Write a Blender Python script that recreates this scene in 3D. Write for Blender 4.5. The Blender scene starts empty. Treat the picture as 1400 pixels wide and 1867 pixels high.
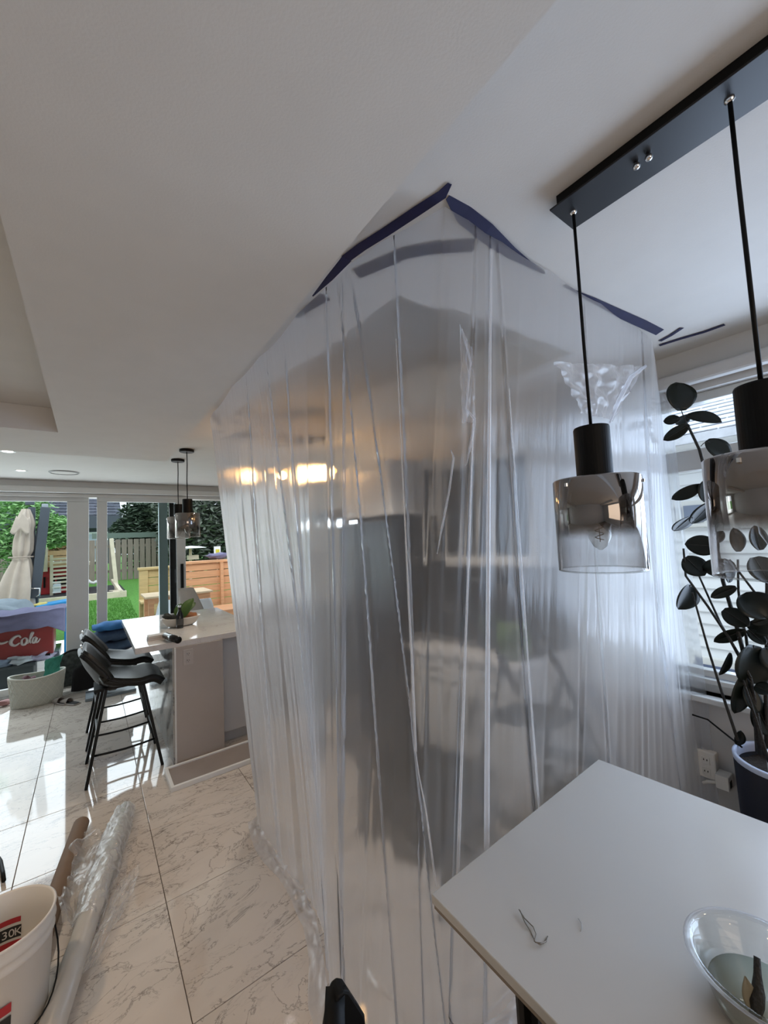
import bpy, bmesh, math, random
from mathutils import Vector, Matrix, noise
random.seed(7)
C = bpy.context.scene
COL = C.collection
PI = math.pi
# ------------------------------------------------------------------ camera
H = 1.65
YAW, PITCH, ROLL, FPX = 0.63625, 0.06561, -0.04642, 727.9
cf = Vector((math.sin(YAW)*math.cos(PITCH), math.cos(YAW)*math.cos(PITCH), math.sin(PITCH)))
cr0 = Vector((math.cos(YAW), -math.sin(YAW), 0)); cu0 = cr0.cross(cf)
cr = cr0*math.cos(ROLL)+cu0*math.sin(ROLL); cu = -cr0*math.sin(ROLL)+cu0*math.cos(ROLL)
cam = bpy.data.cameras.new('camera'); co = bpy.data.objects.new('camera', cam); COL.objects.link(co)
m = Matrix((( cr.x, cu.x, -cf.x, 0), (cr.y, cu.y, -cf.y, 0), (cr.z, cu.z, -cf.z, H), (0, 0, 0, 1)))
co.matrix_world = m
cam.sensor_fit = 'HORIZONTAL'; cam.sensor_width = 36; cam.lens = FPX/1400*36; cam.clip_start = 0.02; cam.clip_end = 300
C.camera = co
# ------------------------------------------------------------------ world, lights, exposure
C.view_settings.view_transform = 'Standard'; C.view_settings.look = 'None'
C.view_settings.gamma = 1; C.view_settings.exposure = 0.18; C.view_settings.use_curve_mapping = False
w = bpy.data.worlds.new('overcast_sky'); C.world = w; w.use_nodes = True
nt = w.node_tree; bg = nt.nodes['Background']
bg.inputs[0].default_value = (0.80, 0.90, 1.0, 1); bg.inputs[1].default_value = 1.8
sun = bpy.data.lights.new('sun', 'SUN'); sun.energy = 1.0; sun.angle = 0.5; sun.color = (1, .97, .9)
so = bpy.data.objects.new('sun', sun); COL.objects.link(so); so.rotation_euler = (math.radians(38), math.radians(-20), 0)
def area(name, loc, rot, sx, sy, e, col):
    l = bpy.data.lights.new(name, 'AREA'); l.shape = 'RECTANGLE'; l.size = sx; l.size_y = sy; l.energy = e; l.color = col
    o = bpy.data.objects.new(name, l); COL.objects.link(o); o.location = loc; o.rotation_euler = rot; return o
def spot(name, loc, e, col, ang=2.4, size=.05):
    l = bpy.data.lights.new(name, 'SPOT'); l.energy = e; l.color = col; l.spot_size = ang; l.spot_blend = .8; l.shadow_soft_size = size
    o = bpy.data.objects.new(name, l); COL.objects.link(o); o.location = loc; return o
area('daylight_patio_door', (-0.4, 6.66, 1.2), (-PI/2, 0, 0), 3.4, 2.1, 60, (.86, .95, 1))
area('daylight_side_window', (2.64, -0.45, 1.56), (0, PI/2, 0), 1.4, 2.2, 52, (.60, .74, 1))
area('fill_rear', (-0.4, -2.9, 1.5), (PI/2, 0, 0), 2.6, 1.5, 26, (1, .80, .62))  # warm fill added before the windowless rear wall to brighten the room
for i, (x, y) in enumerate([(-0.9, 0.2), (-0.9, 2.0), (0.2, -1.6), (2.0, -1.2)]):
    spot('fill_spot_room', (x, y, 2.38), 40, (1, .72, .46), 2.0)  # unseen fill spots added to lift the room, no fittings there
for i, (x, y) in enumerate([(1.4, 2.1), (1.4, 3.6)]):
    spot('fill_spot_kitchen', (x, y, 2.5), 46, (1, .90, .78), 1.9)  # unseen fill spots added to light the things behind the sheet
C.cycles.max_bounces = 14; C.cycles.transparent_max_bounces = 24; C.cycles.transmission_bounces = 14
C.cycles.sample_clamp_indirect = 4.0; C.cycles.caustics_reflective = False

# ------------------------------------------------------------------ helpers
def at(px, py, ax, v):
    """point of the room seen at a photo pixel on the plane axis=v (metres)"""
    d = cf + cr*((px-700)/FPX) - cu*((py-933.5)/FPX); o = Vector((0, 0, H)); k = 'xyz'.index(ax)
    return o + d*((v-o[k])/d[k])
def atd(px, py, dep):
    d = cf + cr*((px-700)/FPX) - cu*((py-933.5)/FPX)
    return Vector((0, 0, H)) + d*dep
class MB:
    def __init__(s): s.v = []; s.f = []
    def add(s, vs, fs):
        n = len(s.v); s.v += [tuple(v) for v in vs]; s.f += [tuple(i+n for i in f) for f in fs]; return s
    def box(s, x0, x1, y0, y1, z0, z1, M=None):
        vs = [Vector((x, y, z)) for z in (z0, z1) for y in (y0, y1) for x in (x0, x1)]
        if M: vs = [M @ v for v in vs]
        return s.add(vs, [(0, 2, 3, 1), (4, 5, 7, 6), (0, 1, 5, 4), (2, 6, 7, 3), (0, 4, 6, 2), (1, 3, 7, 5)])
    def cbox(s, c, sz, rz=0, M=None):
        R = Matrix.Translation(c) @ (M or Matrix.Rotation(rz, 4, 'Z')); a, b, d = [q/2 for q in sz]
        return s.box(-a, a, -b, b, -d, d, R)
    def bar(s, p, q, w_, h_, up=(0, 0, 1)):
        p, q = Vector(p), Vector(q); d = (q-p); L = d.length; d.normalize(); up = Vector(up)
        if abs(d.dot(up)) > .98: up = Vector((0, 1, 0))
        a = d.cross(up).normalized(); b = a.cross(d)
        vs = [o+a*i*w_/2+b*j*h_/2 for o in (p, q) for (i, j) in ((-1, -1), (1, -1), (1, 1), (-1, 1))]
        return s.add(vs, [(0, 3, 2, 1), (4, 5, 6, 7), (0, 1, 5, 4), (1, 2, 6, 5), (2, 3, 7, 6), (3, 0, 4, 7)])
    def tube(s, pts, r, n=8, cap=True):
        pts = [Vector(p) for p in pts]; rs = r if isinstance(r, (list, tuple)) else [r]*len(pts)
        rings = []; pa = None
        for i, p in enumerate(pts):
            d = (pts[min(i+1, len(pts)-1)]-pts[max(i-1, 0)]).normalized()
            if pa is None:
                pa = d.orthogonal().normalized()
            pa = (pa-d*pa.dot(d)).normalized(); b = d.cross(pa)
            rings += [p+(pa*math.cos(2*PI*k/n)+b*math.sin(2*PI*k/n))*rs[i] for k in range(n)]
        fs = [(i*n+k, i*n+(k+1) % n, (i+1)*n+(k+1) % n, (i+1)*n+k) for i in range(len(pts)-1) for k in range(n)]
        if cap: fs += [tuple(range(n))[::-1], tuple((len(pts)-1)*n+k for k in range(n))]
        return s.add(rings, fs)
    def lathe(s, prof, c=(0, 0, 0), n=32, sx=1, sy=1, rz=0):
        vs = []; cc, ss = math.cos(rz), math.sin(rz)
        for r, z in prof:
            for k in range(n):
                x, y = r*sx*math.cos(2*PI*k/n), r*sy*math.sin(2*PI*k/n)
                vs.append((c[0]+x*cc-y*ss, c[1]+x*ss+y*cc, c[2]+z))
        fs = [(i*n+k, i*n+(k+1) % n, (i+1)*n+(k+1) % n, (i+1)*n+k) for i in range(len(prof)-1) for k in range(n)]
        return s.add(vs, fs)
    def grid(s, fn, nu, nv, wrap=False):
        vs = [fn(i/(nu-1), j/(nv-1)) for j in range(nv) for i in range(nu)]
        fs = [(j*nu+i, j*nu+i+1, (j+1)*nu+i+1, (j+1)*nu+i) for j in range(nv-1) for i in range(nu-1)]
        return s.add(vs, fs)
    def prism(s, poly, ext):
        n = len(poly); e = Vector(ext); vs = [Vector(p) for p in poly]+[Vector(p)+e for p in poly]
        return s.add(vs, [tuple(range(n))[::-1], tuple(range(n, 2*n))]+[(k, (k+1) % n, n+(k+1) % n, n+k) for k in range(n)])
    def build(s, name, mat, parent=None, smooth=False, bevel=0, seg=2, solid=0, world=True, auto=None, kind=None, sub=0):
        me = bpy.data.meshes.new(name); me.from_pydata(s.v, [], s.f); me.update()
        bm = bmesh.new(); bm.from_mesh(me); bmesh.ops.recalc_face_normals(bm, faces=bm.faces); bm.to_mesh(me); bm.free()
        if mat: me.materials.append(mat)
        if smooth: me.polygons.foreach_set('use_smooth', [True]*len(me.polygons))
        o = bpy.data.objects.new(name, me); COL.objects.link(o)
        if solid:
            md = o.modifiers.new('solid', 'SOLIDIFY'); md.thickness = solid; md.offset = 0
        if sub:
            md = o.modifiers.new('sub', 'SUBSURF'); md.levels = sub; md.render_levels = sub
        if bevel:
            md = o.modifiers.new('bevel', 'BEVEL'); md.width = bevel; md.segments = seg; md.limit_method = 'ANGLE'
            if smooth is False: pass
        if parent:
            o.parent = parent
            if world:
                p, L = parent, Vector((0, 0, 0))
                while p: L += p.location; p = p.parent
                o.location = -L
        if kind: o['kind'] = kind
        return o
def tag(o, label=None, cat=None, group=None, kind=None):
    if label: o['label'] = label
    if cat: o['category'] = cat
    if group: o['group'] = group
    if kind: o['kind'] = kind
    return o
def thing(name, loc, label, cat, group=None, rz=0):
    o = bpy.data.objects.new(name, None); COL.objects.link(o); o.location = loc; o.rotation_euler = (0, 0, rz)
    o.empty_display_size = .1
    return tag(o, label, cat, group)
def copy_tree(o, parent=None):
    c = o.copy(); COL.objects.link(c)
    if parent: c.parent = parent
    for ch in list(o.children): copy_tree(ch, c)
    return c
def piece(src, parent, loc=None, name=None):
    c = src.copy(); COL.objects.link(c); c.parent = parent
    if loc is not None: c.location = loc
    return c

# ------------------------------------------------------------------ materials
def mat(name, col, rough=.5, metal=0, spec=.5, var=0, vs=8, bump=0, bs=60, coat=0, stretch=None, ior=1.5, sheen=0, emit=0):
    mt = bpy.data.materials.new(name); mt.use_nodes = True; n = mt.node_tree; b = n.nodes['Principled BSDF']
    c = (*col, 1)
    b.inputs['Base Color'].default_value = c; b.inputs['Roughness'].default_value = rough; b.inputs['Metallic'].default_value = metal
    b.inputs['Specular IOR Level'].default_value = spec; b.inputs['Coat Weight'].default_value = coat; b.inputs['IOR'].default_value = ior
    b.inputs['Sheen Weight'].default_value = sheen
    if emit: b.inputs['Emission Color'].default_value = c; b.inputs['Emission Strength'].default_value = emit
    tc = n.nodes.new('ShaderNodeTexCoord'); mp = n.nodes.new('ShaderNodeMapping'); n.links.new(tc.outputs['Object'], mp.inputs[0])
    if stretch: mp.inputs['Scale'].default_value = stretch
    if var:
        no = n.nodes.new('ShaderNodeTexNoise'); no.inputs['Scale'].default_value = vs; no.inputs['Detail'].default_value = 5
        n.links.new(mp.outputs[0], no.inputs['Vector'])
        mr = n.nodes.new('ShaderNodeMapRange'); mr.inputs[1].default_value = .25; mr.inputs[2].default_value = .75
        mr.inputs[3].default_value = 1-var; mr.inputs[4].default_value = 1+var; n.links.new(no.outputs[0], mr.inputs[0])
        mx = n.nodes.new('ShaderNodeMix'); mx.data_type = 'RGBA'; mx.blend_type = 'MULTIPLY'; mx.inputs[0].default_value = 1
        mx.inputs[6].default_value = c; n.links.new(mr.outputs[0], mx.inputs[7]); n.links.new(mx.outputs[2], b.inputs['Base Color'])
    if bump:
        nb = n.nodes.new('ShaderNodeTexNoise'); nb.inputs['Scale'].default_value = bs; nb.inputs['Detail'].default_value = 3
        n.links.new(mp.outputs[0], nb.inputs['Vector'])
        bp = n.nodes.new('ShaderNodeBump'); bp.inputs['Strength'].default_value = bump; bp.inputs['Distance'].default_value = .01
        n.links.new(nb.outputs[0], bp.inputs['Height']); n.links.new(bp.outputs[0], b.inputs['Normal'])
    return mt
def marble(name, base, vein, rough=.07, scale=1.6, amt=.6, spec=.5, ior=1.5, rnd=True):
    mt = bpy.data.materials.new(name); mt.use_nodes = True; n = mt.node_tree; b = n.nodes['Principled BSDF']; L = n.links.new
    b.inputs['Roughness'].default_value = rough; b.inputs['IOR'].default_value = ior; b.inputs['Specular IOR Level'].default_value = spec
    tc = n.nodes.new('ShaderNodeTexCoord'); vec = tc.outputs['Object']
    if rnd:
        oi = n.nodes.new('ShaderNodeObjectInfo'); mm = n.nodes.new('ShaderNodeMath'); mm.operation = 'MULTIPLY'; mm.inputs[1].default_value = 57
        L(oi.outputs['Random'], mm.inputs[0]); va = n.nodes.new('ShaderNodeVectorMath'); L(vec, va.inputs[0]); L(mm.outputs[0], va.inputs[1]); vec = va.outputs[0]
    rot = n.nodes.new('ShaderNodeMapping'); rot.inputs['Rotation'].default_value = (0.3, 0.2, -.75); rot.inputs['Scale'].default_value = (1, 2.1, 1); L(vec, rot.inputs[0]); vec = rot.outputs[0]
    def veins(sc, wid, dist, seed):
        no = n.nodes.new('ShaderNodeTexNoise'); no.inputs['Scale'].default_value = sc; no.inputs['Detail'].default_value = 8; no.inputs['Roughness'].default_value = .62; no.inputs['Distortion'].default_value = dist
        ad = n.nodes.new('ShaderNodeVectorMath'); L(vec, ad.inputs[0]); ad.inputs[1].default_value = (seed, seed*2, 0); L(ad.outputs[0], no.inputs['Vector'])
        a = n.nodes.new('ShaderNodeMath'); a.operation = 'SUBTRACT'; a.inputs[1].default_value = .5; L(no.outputs[0], a.inputs[0])
        c = n.nodes.new('ShaderNodeMath'); c.operation = 'ABSOLUTE'; L(a.outputs[0], c.inputs[0])
        r = n.nodes.new('ShaderNodeMapRange'); r.interpolation_type = 'SMOOTHSTEP'; r.inputs[1].default_value = 0; r.inputs[2].default_value = wid; r.inputs[3].default_value = 1; r.inputs[4].default_value = 0
        L(c.outputs[0], r.inputs[0]); return r.outputs[0]
    v1 = veins(scale, .012, 1.2, 3); v2 = veins(scale*2.7, .02, .8, 11)
    cl = n.nodes.new('ShaderNodeTexNoise'); cl.inputs['Scale'].default_value = scale*1.3; cl.inputs['Detail'].default_value = 6; L(vec, cl.inputs['Vector'])
    cm = n.nodes.new('ShaderNodeMapRange'); cm.inputs[1].default_value = .45; cm.inputs[2].default_value = .75; L(cl.outputs[0], cm.inputs[0])
    m2 = n.nodes.new('ShaderNodeMath'); m2.operation = 'MULTIPLY'; L(v2, m2.inputs[0]); L(cm.outputs[0], m2.inputs[1])
    mxx = n.nodes.new('ShaderNodeMath'); mxx.operation = 'MULTIPLY'; mxx.inputs[1].default_value = .8
    m3 = n.nodes.new('ShaderNodeMath'); m3.operation = 'MULTIPLY_ADD'; m3.inputs[1].default_value = .55; L(v1, m3.inputs[0]); L(m2.outputs[0], m3.inputs[2])
    m4 = n.nodes.new('ShaderNodeMath'); m4.operation = 'MULTIPLY_ADD'; m4.inputs[1].default_value = .18; L(cm.outputs[0], m4.inputs[0]); L(m3.outputs[0], m4.inputs[2])
    m5 = n.nodes.new('ShaderNodeMath'); m5.operation = 'MULTIPLY'; m5.inputs[1].default_value = amt; m5.use_clamp = True; L(m4.outputs[0], m5.inputs[0])
    mx = n.nodes.new('ShaderNodeMix'); mx.data_type = 'RGBA'; mx.inputs[6].default_value = (*base, 1); mx.inputs[7].default_value = (*vein, 1)
    L(m5.outputs[0], mx.inputs[0]); L(mx.outputs[2], b.inputs['Base Color'])
    return mt
def film(name, haze=.4, clear=.2, refr=.3, gloss=.1, rough=.6, ior=1.1, grough=.18, col=(.9, .93, .97), bump=.3, bscale=(9, 9, .7), bdist=.01, fk=.4):
    mt = bpy.data.materials.new(name); mt.use_nodes = True; n = mt.node_tree; L = n.links.new
    n.nodes.remove(n.nodes['Principled BSDF']); out = n.nodes['Material Output']
    geo = n.nodes.new('ShaderNodeNewGeometry'); mp = n.nodes.new('ShaderNodeMapping'); mp.inputs['Scale'].default_value = bscale; L(geo.outputs['Position'], mp.inputs[0])
    no = n.nodes.new('ShaderNodeTexNoise'); no.inputs['Scale'].default_value = 4; no.inputs['Detail'].default_value = 4; L(mp.outputs[0], no.inputs['Vector'])
    bp = n.nodes.new('ShaderNodeBump'); bp.inputs['Strength'].default_value = bump; bp.inputs['Distance'].default_value = bdist; L(no.outputs[0], bp.inputs['Height'])
    tr = n.nodes.new('ShaderNodeBsdfTransparent'); tr.inputs[0].default_value = (*col, 1)
    tl = n.nodes.new('ShaderNodeBsdfTranslucent'); tl.inputs[0].default_value = (*col, 1); L(bp.outputs[0], tl.inputs['Normal'])
    df = n.nodes.new('ShaderNodeBsdfDiffuse'); df.inputs[0].default_value = (*col, 1); L(bp.outputs[0], df.inputs['Normal'])
    rf = n.nodes.new('ShaderNodeBsdfRefraction'); rf.inputs[0].default_value = (*col, 1); rf.inputs['Roughness'].default_value = rough; rf.inputs['IOR'].default_value = ior
    gl = n.nodes.new('ShaderNodeBsdfGlossy'); gl.inputs['Roughness'].default_value = grough; L(bp.outputs[0], gl.inputs['Normal'])
    def mix(a, b, f):
        mx = n.nodes.new('ShaderNodeMixShader'); L(a, mx.inputs[1]); L(b, mx.inputs[2])
        if isinstance(f, float): mx.inputs[0].default_value = f
        else: L(f, mx.inputs[0])
        return mx.outputs[0]
    hz = mix(tl.outputs[0], df.outputs[0], .42)
    tot = clear+refr
    see = mix(tr.outputs[0], rf.outputs[0], refr/tot if tot else .0)
    lwf = n.nodes.new('ShaderNodeLayerWeight'); lwf.inputs[0].default_value = .5
    pf = n.nodes.new('ShaderNodeMath'); pf.operation = 'POWER'; pf.inputs[1].default_value = 3.2; L(lwf.outputs['Facing'], pf.inputs[0])
    hf = n.nodes.new('ShaderNodeMath'); hf.operation = 'MULTIPLY_ADD'; hf.inputs[1].default_value = .75; hf.inputs[2].default_value = haze/(haze+tot); hf.use_clamp = True; L(pf.outputs[0], hf.inputs[0])
    body = mix(see, hz, hf.outputs[0])
    fr = n.nodes.new('ShaderNodeLayerWeight'); fr.inputs[0].default_value = .5; L(bp.outputs[0], fr.inputs['Normal'])
    pw = n.nodes.new('ShaderNodeMath'); pw.operation = 'POWER'; pw.inputs[1].default_value = 4.0; L(fr.outputs['Facing'], pw.inputs[0])
    ml = n.nodes.new('ShaderNodeMath'); ml.operation = 'MULTIPLY_ADD'; ml.inputs[1].default_value = fk; ml.inputs[2].default_value = gloss; ml.use_clamp = True; L(pw.outputs[0], ml.inputs[0])
    L(mix(body, gl.outputs[0], ml.outputs[0]), out.inputs[0])
    return mt
def glassy(name, col=(1, 1, 1), tint_top=None, z0=0, z1=1, fres=1.45, base_gloss=.03, grough=.02):
    """thin pane: transparent with fresnel gloss; optional mirror tint fading with object z"""
    mt = bpy.data.materials.new(name); mt.use_nodes = True; n = mt.node_tree; L = n.links.new
    n.nodes.remove(n.nodes['Principled BSDF']); out = n.nodes['Material Output']
    tr = n.nodes.new('ShaderNodeBsdfTransparent'); tr.inputs[0].default_value = (*col, 1)
    gl = n.nodes.new('ShaderNodeBsdfGlossy'); gl.inputs['Roughness'].default_value = grough
    lw = n.nodes.new('ShaderNodeLayerWeight'); lw.inputs[0].default_value = .5
    fr = n.nodes.new('ShaderNodeMath'); fr.operation = 'POWER'; fr.inputs[1].default_value = 5.0 if fres < 1.4 else 3.2; L(lw.outputs['Facing'], fr.inputs[0])
    ad = n.nodes.new('ShaderNodeMath'); ad.operation = 'ADD'; ad.inputs[1].default_value = base_gloss; ad.use_clamp = True; L(fr.outputs[0], ad.inputs[0])
    fac = ad.outputs[0]
    if tint_top:
        tc = n.nodes.new('ShaderNodeTexCoord'); sx = n.nodes.new('ShaderNodeSeparateXYZ'); L(tc.outputs['Object'], sx.inputs[0])
        mr = n.nodes.new('ShaderNodeMapRange'); mr.interpolation_type = 'SMOOTHSTEP'; mr.inputs[1].default_value = z0; mr.inputs[2].default_value = z1; L(sx.outputs[2], mr.inputs[0])
        mx = n.nodes.new('ShaderNodeMix'); mx.data_type = 'RGBA'; mx.inputs[6].default_value = (*col, 1); mx.inputs[7].default_value = (*tint_top, 1); L(mr.outputs[0], mx.inputs[0]); L(mx.outputs[2], tr.inputs[0])
        ma = n.nodes.new('ShaderNodeMath'); ma.operation = 'MULTIPLY_ADD'; ma.inputs[1].default_value = .40; ma.use_clamp = True; L(mr.outputs[0], ma.inputs[0]); L(fac, ma.inputs[2]); fac = ma.outputs[0]
        gl.inputs[0].default_value = (.62, .58, .55, 1)
    ms = n.nodes.new('ShaderNodeMixShader'); L(fac, ms.inputs[0]); L(tr.outputs[0], ms.inputs[1]); L(gl.outputs[0], ms.inputs[2]); L(ms.outputs[0], out.inputs[0])
    return mt
M = dict(
 ceil=mat('ceiling_paint', (.64, .625, .60), .9, var=.02, bump=.05, bs=200),
 wall=mat('wall_paint', (.55, .545, .54), .8, var=.02),
 white=mat('white_frame', (.60, .62, .62), .35, var=.02),
 trimw=mat('white_trim', (.68, .69, .68), .4),
 tile=marble('marble_tile', (.62, .56, .50), (.16, .135, .12), .045, 2.0, 1.0, .8, 1.6),
 counter=marble('marble_counter', (.66, .63, .60), (.36, .31, .28), .08, 1.3, .6),
 water=marble('waterfall_marble', (.42, .43, .43), (.10, .11, .12), .08, 2.2, 1.0),
 grout=mat('grout', (.16, .13, .11), .9),
 black=mat('black_satin', (.004, .004, .004), .5, 0, .18),
 blackm=mat('black_metal', (.004, .005, .006), .4, 0, .25),
 bar_=mat('black_gloss_plate', (.010, .011, .014), .38, 0, .4),
 leather=mat('black_leather', (.005, .006, .006), .44, bump=.2, bs=120, spec=.4),
 chrome=mat('chrome', (.8, .8, .8), .12, 1),
 tape=mat('blue_tape', (.003, .004, .045), .7, var=.15, vs=20),
 table=mat('white_table_top', (.49, .475, .45), .22, var=.015, vs=3),
 edge=mat('grey_brown_edge', (.22, .18, .14), .5),
 cab=mat('greige_cabinet', (.40, .355, .32), .5, var=.02),
 cabw=mat('white_cabinet', (.55, .53, .50), .5),
 dark=mat('dark_appliance', (.02, .021, .024), .25, .2),
 steel=mat('brushed_steel', (.22, .225, .23), .3, .9),
 plast=mat('white_plastic', (.72, .70, .66), .4),
 pot=mat('navy_pot', (.004, .006, .014), .5, 0, .2),
 potrim=mat('pale_pot_rim', (.42, .47, .6), .35),
 soil=mat('soil', (.02, .014, .010), .95, bump=1, bs=80, var=.4),
 leaf=mat('dark_glossy_leaf', (.006, .009, .006), .34, spec=.3, var=.2),
 stem=mat('dark_stem', (.018, .016, .013), .7, bump=.6, bs=150),
 brown=mat('cardboard_tube', (.17, .11, .07), .8, var=.12, vs=6),
 grass=mat('lawn_grass', (.085, .25, .035), .9, var=.35, vs=30, bump=.6, bs=200),
 mulch=mat('dark_mulch', (.03, .03, .032), .95, var=.4, vs=40),
 fence=mat('grey_fence_board', (.23, .20, .165), .85, var=.18, vs=6, stretch=(6, 6, .6)),
 cedar=mat('cedar_wood', (.62, .33, .17), .7, var=.15, vs=6, stretch=(.6, 6, 6)),
 pine=mat('pale_pine_wood', (.55, .42, .20), .7, var=.15, vs=6, stretch=(.6, 6, 6)),
 palew=mat('bleached_wood', (.62, .55, .43), .7, var=.1),
 red=mat('red_plastic', (.38, .015, .02), .4, var=.06),
 cokered=mat('red_enamel', (.20, .012, .014), .35, var=.1),
 cream=mat('cream_canvas', (.52, .45, .38), .9, var=.08, bump=.2, bs=30),
 slate=mat('slate_metal', (.06, .075, .095), .45),
 shingle=mat('grey_shingle', (.10, .11, .14), .9, var=.2, vs=14),
 shinglel=mat('pale_grey_shingle', (.62, .65, .72), .9, var=.12, vs=14),
 siding=mat('white_siding', (.80, .83, .86), .6, var=.02),
 sidingg=mat('grey_siding', (.42, .43, .44), .7),
 paver=mat('pale_paver', (.66, .62, .57), .85, var=.06),
 purple=mat('purple_grey_cloth', (.17, .165, .27), .85, var=.15, bump=.4, bs=20),
 denim=mat('denim', (.045, .085, .16), .9, var=.25, vs=14, bump=.5, bs=40),
 denimb=mat('bright_blue_cloth', (.03, .16, .42), .85, var=.25, vs=14),
 bluep=mat('blue_plastic', (.01, .27, .62), .4),
 greyt=mat('grey_tarp', (.22, .27, .31), .6, var=.15, bump=.6, bs=8),
 rope=mat('white_rope_weave', (.50, .52, .47), .85, bump=.5, bs=90, var=.06),
 ropel=mat('pale_pattern', (.62, .62, .56), .8),
 teal=mat('teal_cloth', (.05, .27, .21), .9, var=.1),
 plum=mat('plum_cloth', (.13, .06, .075), .9, var=.15),
 patt=mat('patterned_bag', (.075, .09, .09), .85, var=.6, vs=22),
 bagb=mat('black_bag', (.006, .006, .007), .9),
 bowl=mat('ceramic_bowl', (.60, .57, .52), .3),
 avocado=mat('green_leaf', (.045, .10, .015), .5, var=.2),
 sweet=mat('orange_brown_root', (.30, .12, .045), .7, var=.25, vs=20),
 darkleaf=mat('dark_veg', (.03, .035, .03), .7, var=.4, vs=30),
 bottle=mat('black_glass_bottle', (.008, .008, .008), .12),
 lab=mat('bottle_label', (.05, .05, .05), .5),
 wood=mat('walnut_wood', (.16, .06, .035), .5, var=.2, vs=6, stretch=(1, 8, 8)),
 chairw=mat('white_shell', (.70, .72, .74), .4),
 shoe=mat('pale_shoe', (.40, .37, .35), .7), shoeb=mat('black_insole', (.02, .02, .02), .8), pinks=mat('pink_clog', (.35, .18, .18), .7),
 mat_=mat('grey_mat', (.25, .215, .20), .8, var=.05),
 bin_=mat('dark_bin', (.035, .045, .05), .6), laundry=mat('pale_laundry', (.42, .46, .56), .9, var=.3, vs=12),
 print_=mat('red_print', (.45, .03, .04), .6), printk=mat('black_print', (.03, .03, .03), .6), printw=mat('white_print', (.7, .68, .66), .6),
 hose=mat('pale_hose', (.72, .72, .66), .5),
 bulb=mat('warm_bulb', (1, .50, .13), .4, emit=8), pot_l=mat('downlight_lens', (1, .97, .9), .4, emit=6), cool_l=mat('cool_lamp_lens', (.85, .95, 1), .4, emit=9),
 conif=mat('conifer_green', (.055, .085, .055), .9, var=.5, vs=3), treel=mat('light_leaves', (.24, .44, .17), .8, var=.4, vs=2), bark=mat('grey_bark', (.10, .09, .085), .9, var=.3),
 shrub=mat('tan_shrub', (.50, .38, .22), .9, var=.4, vs=6),
)
M['film'] = film('masking_plastic_film', haze=.17, clear=.14, refr=.69, gloss=.025, rough=.28, ior=1.10, col=(.93, .95, .985))
M['wrap'] = film('clear_wrap_film', haze=.20, clear=.66, refr=.0, gloss=.10, grough=.12, col=(.97, .975, .98), bump=.9, bscale=(8, 8, 8), bdist=.012)
M['pressed'] = film('pressed_fold_film', haze=.5, clear=.45, refr=.0, gloss=.12, grough=.3, col=(.98, .985, 1), bump=.1)
M['film2'] = film('milky_plastic_film', haze=.88, clear=.12, refr=.0, gloss=.02, rough=.5, ior=1.12, col=(.93, .95, .99))
M['filmc'] = film('plastic_film_gather', haze=.24, clear=.62, refr=.0, gloss=.05, grough=.2, col=(.95, .96, .99), bump=.5, bscale=(12, 12, 3), bdist=.006)
M['pane'] = glassy('window_glass', (.97, .985, .985), base_gloss=0, fres=1.25)
M['shade'] = glassy('smoked_ombre_glass', (.96, .96, .96), (.26, .24, .22), -.160, -.095, 1.45, .03)
M['clearg'] = glassy('clear_glass', (.93, .94, .93), fres=1.5, base_gloss=.04)
M['bulbg'] = glassy('bulb_glass', (.85, .84, .82), fres=1.45, base_gloss=.05)

# ------------------------------------------------------------------ setting: floor, ceilings, walls
TX, TY, T = .29, .446, .6
FL = MB().box(-3.2, 2.62, -3.0, 6.46, -.12, -.006).build('floor', M['grout']); FL['kind'] = 'structure'
tm = MB().box(.0015, T-.0015, .0015, T-.0015, -.006, 0).build('tile', M['tile'], FL, bevel=.0012, seg=1)
first = True
for i in range(-6, 4):
    for j in range(-5, 10):
        x, y = TX+i*T, TY+j*T
        if y > 6.2 or y < -1.6 or x > 2.1: continue
        if first: tm.location = (x, y, 0); first = False
        else: piece(tm, FL, (x, y, 0))
def struct(name, mb, m_, **k):
    o = mb.build(name, m_, **k); o['kind'] = 'structure'; return o
ZC, ZS = 2.55, 2.40
# upper ceiling with kitchen tray opening
TRX0, TRX1, TRY0, TRY1, TRZ = .96, 1.97, 1.11, 3.4, 2.80
cb = MB()
cb.box(-3.2, TRX0, -3, 6.46, ZC, ZC+.3).box(TRX1, 2.62, -3, 6.46, ZC, ZC+.3).box(TRX0, TRX1, -3, TRY0, ZC, ZC+.3).box(TRX0, TRX1, TRY1, 6.46, ZC, ZC+.3)
struct('ceiling_kitchen_tray', MB().box(TRX0, TRX1, TRY0, TRY1, TRZ, TRZ+.04), mat('tray_shade_grey', (.30, .30, .295), .9))  # shade of the recess put into the colour, darker than the ceiling paint
struct('ceiling', cb, M['ceil'])
# dropped soffit on the left with its raised tray
SX, SY0, SY1 = .532, 3.15, 3.86
sb = MB().box(-.16, SX, -3, SY1, ZS, ZC-.001).box(-3.2, -.16, SY0, SY1, ZS, ZC-.001)
sb.box(-3.2, -.16, -3, -2.2, ZS, ZC-.001)
struct('ceiling_soffit', sb, M['ceil'])
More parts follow.
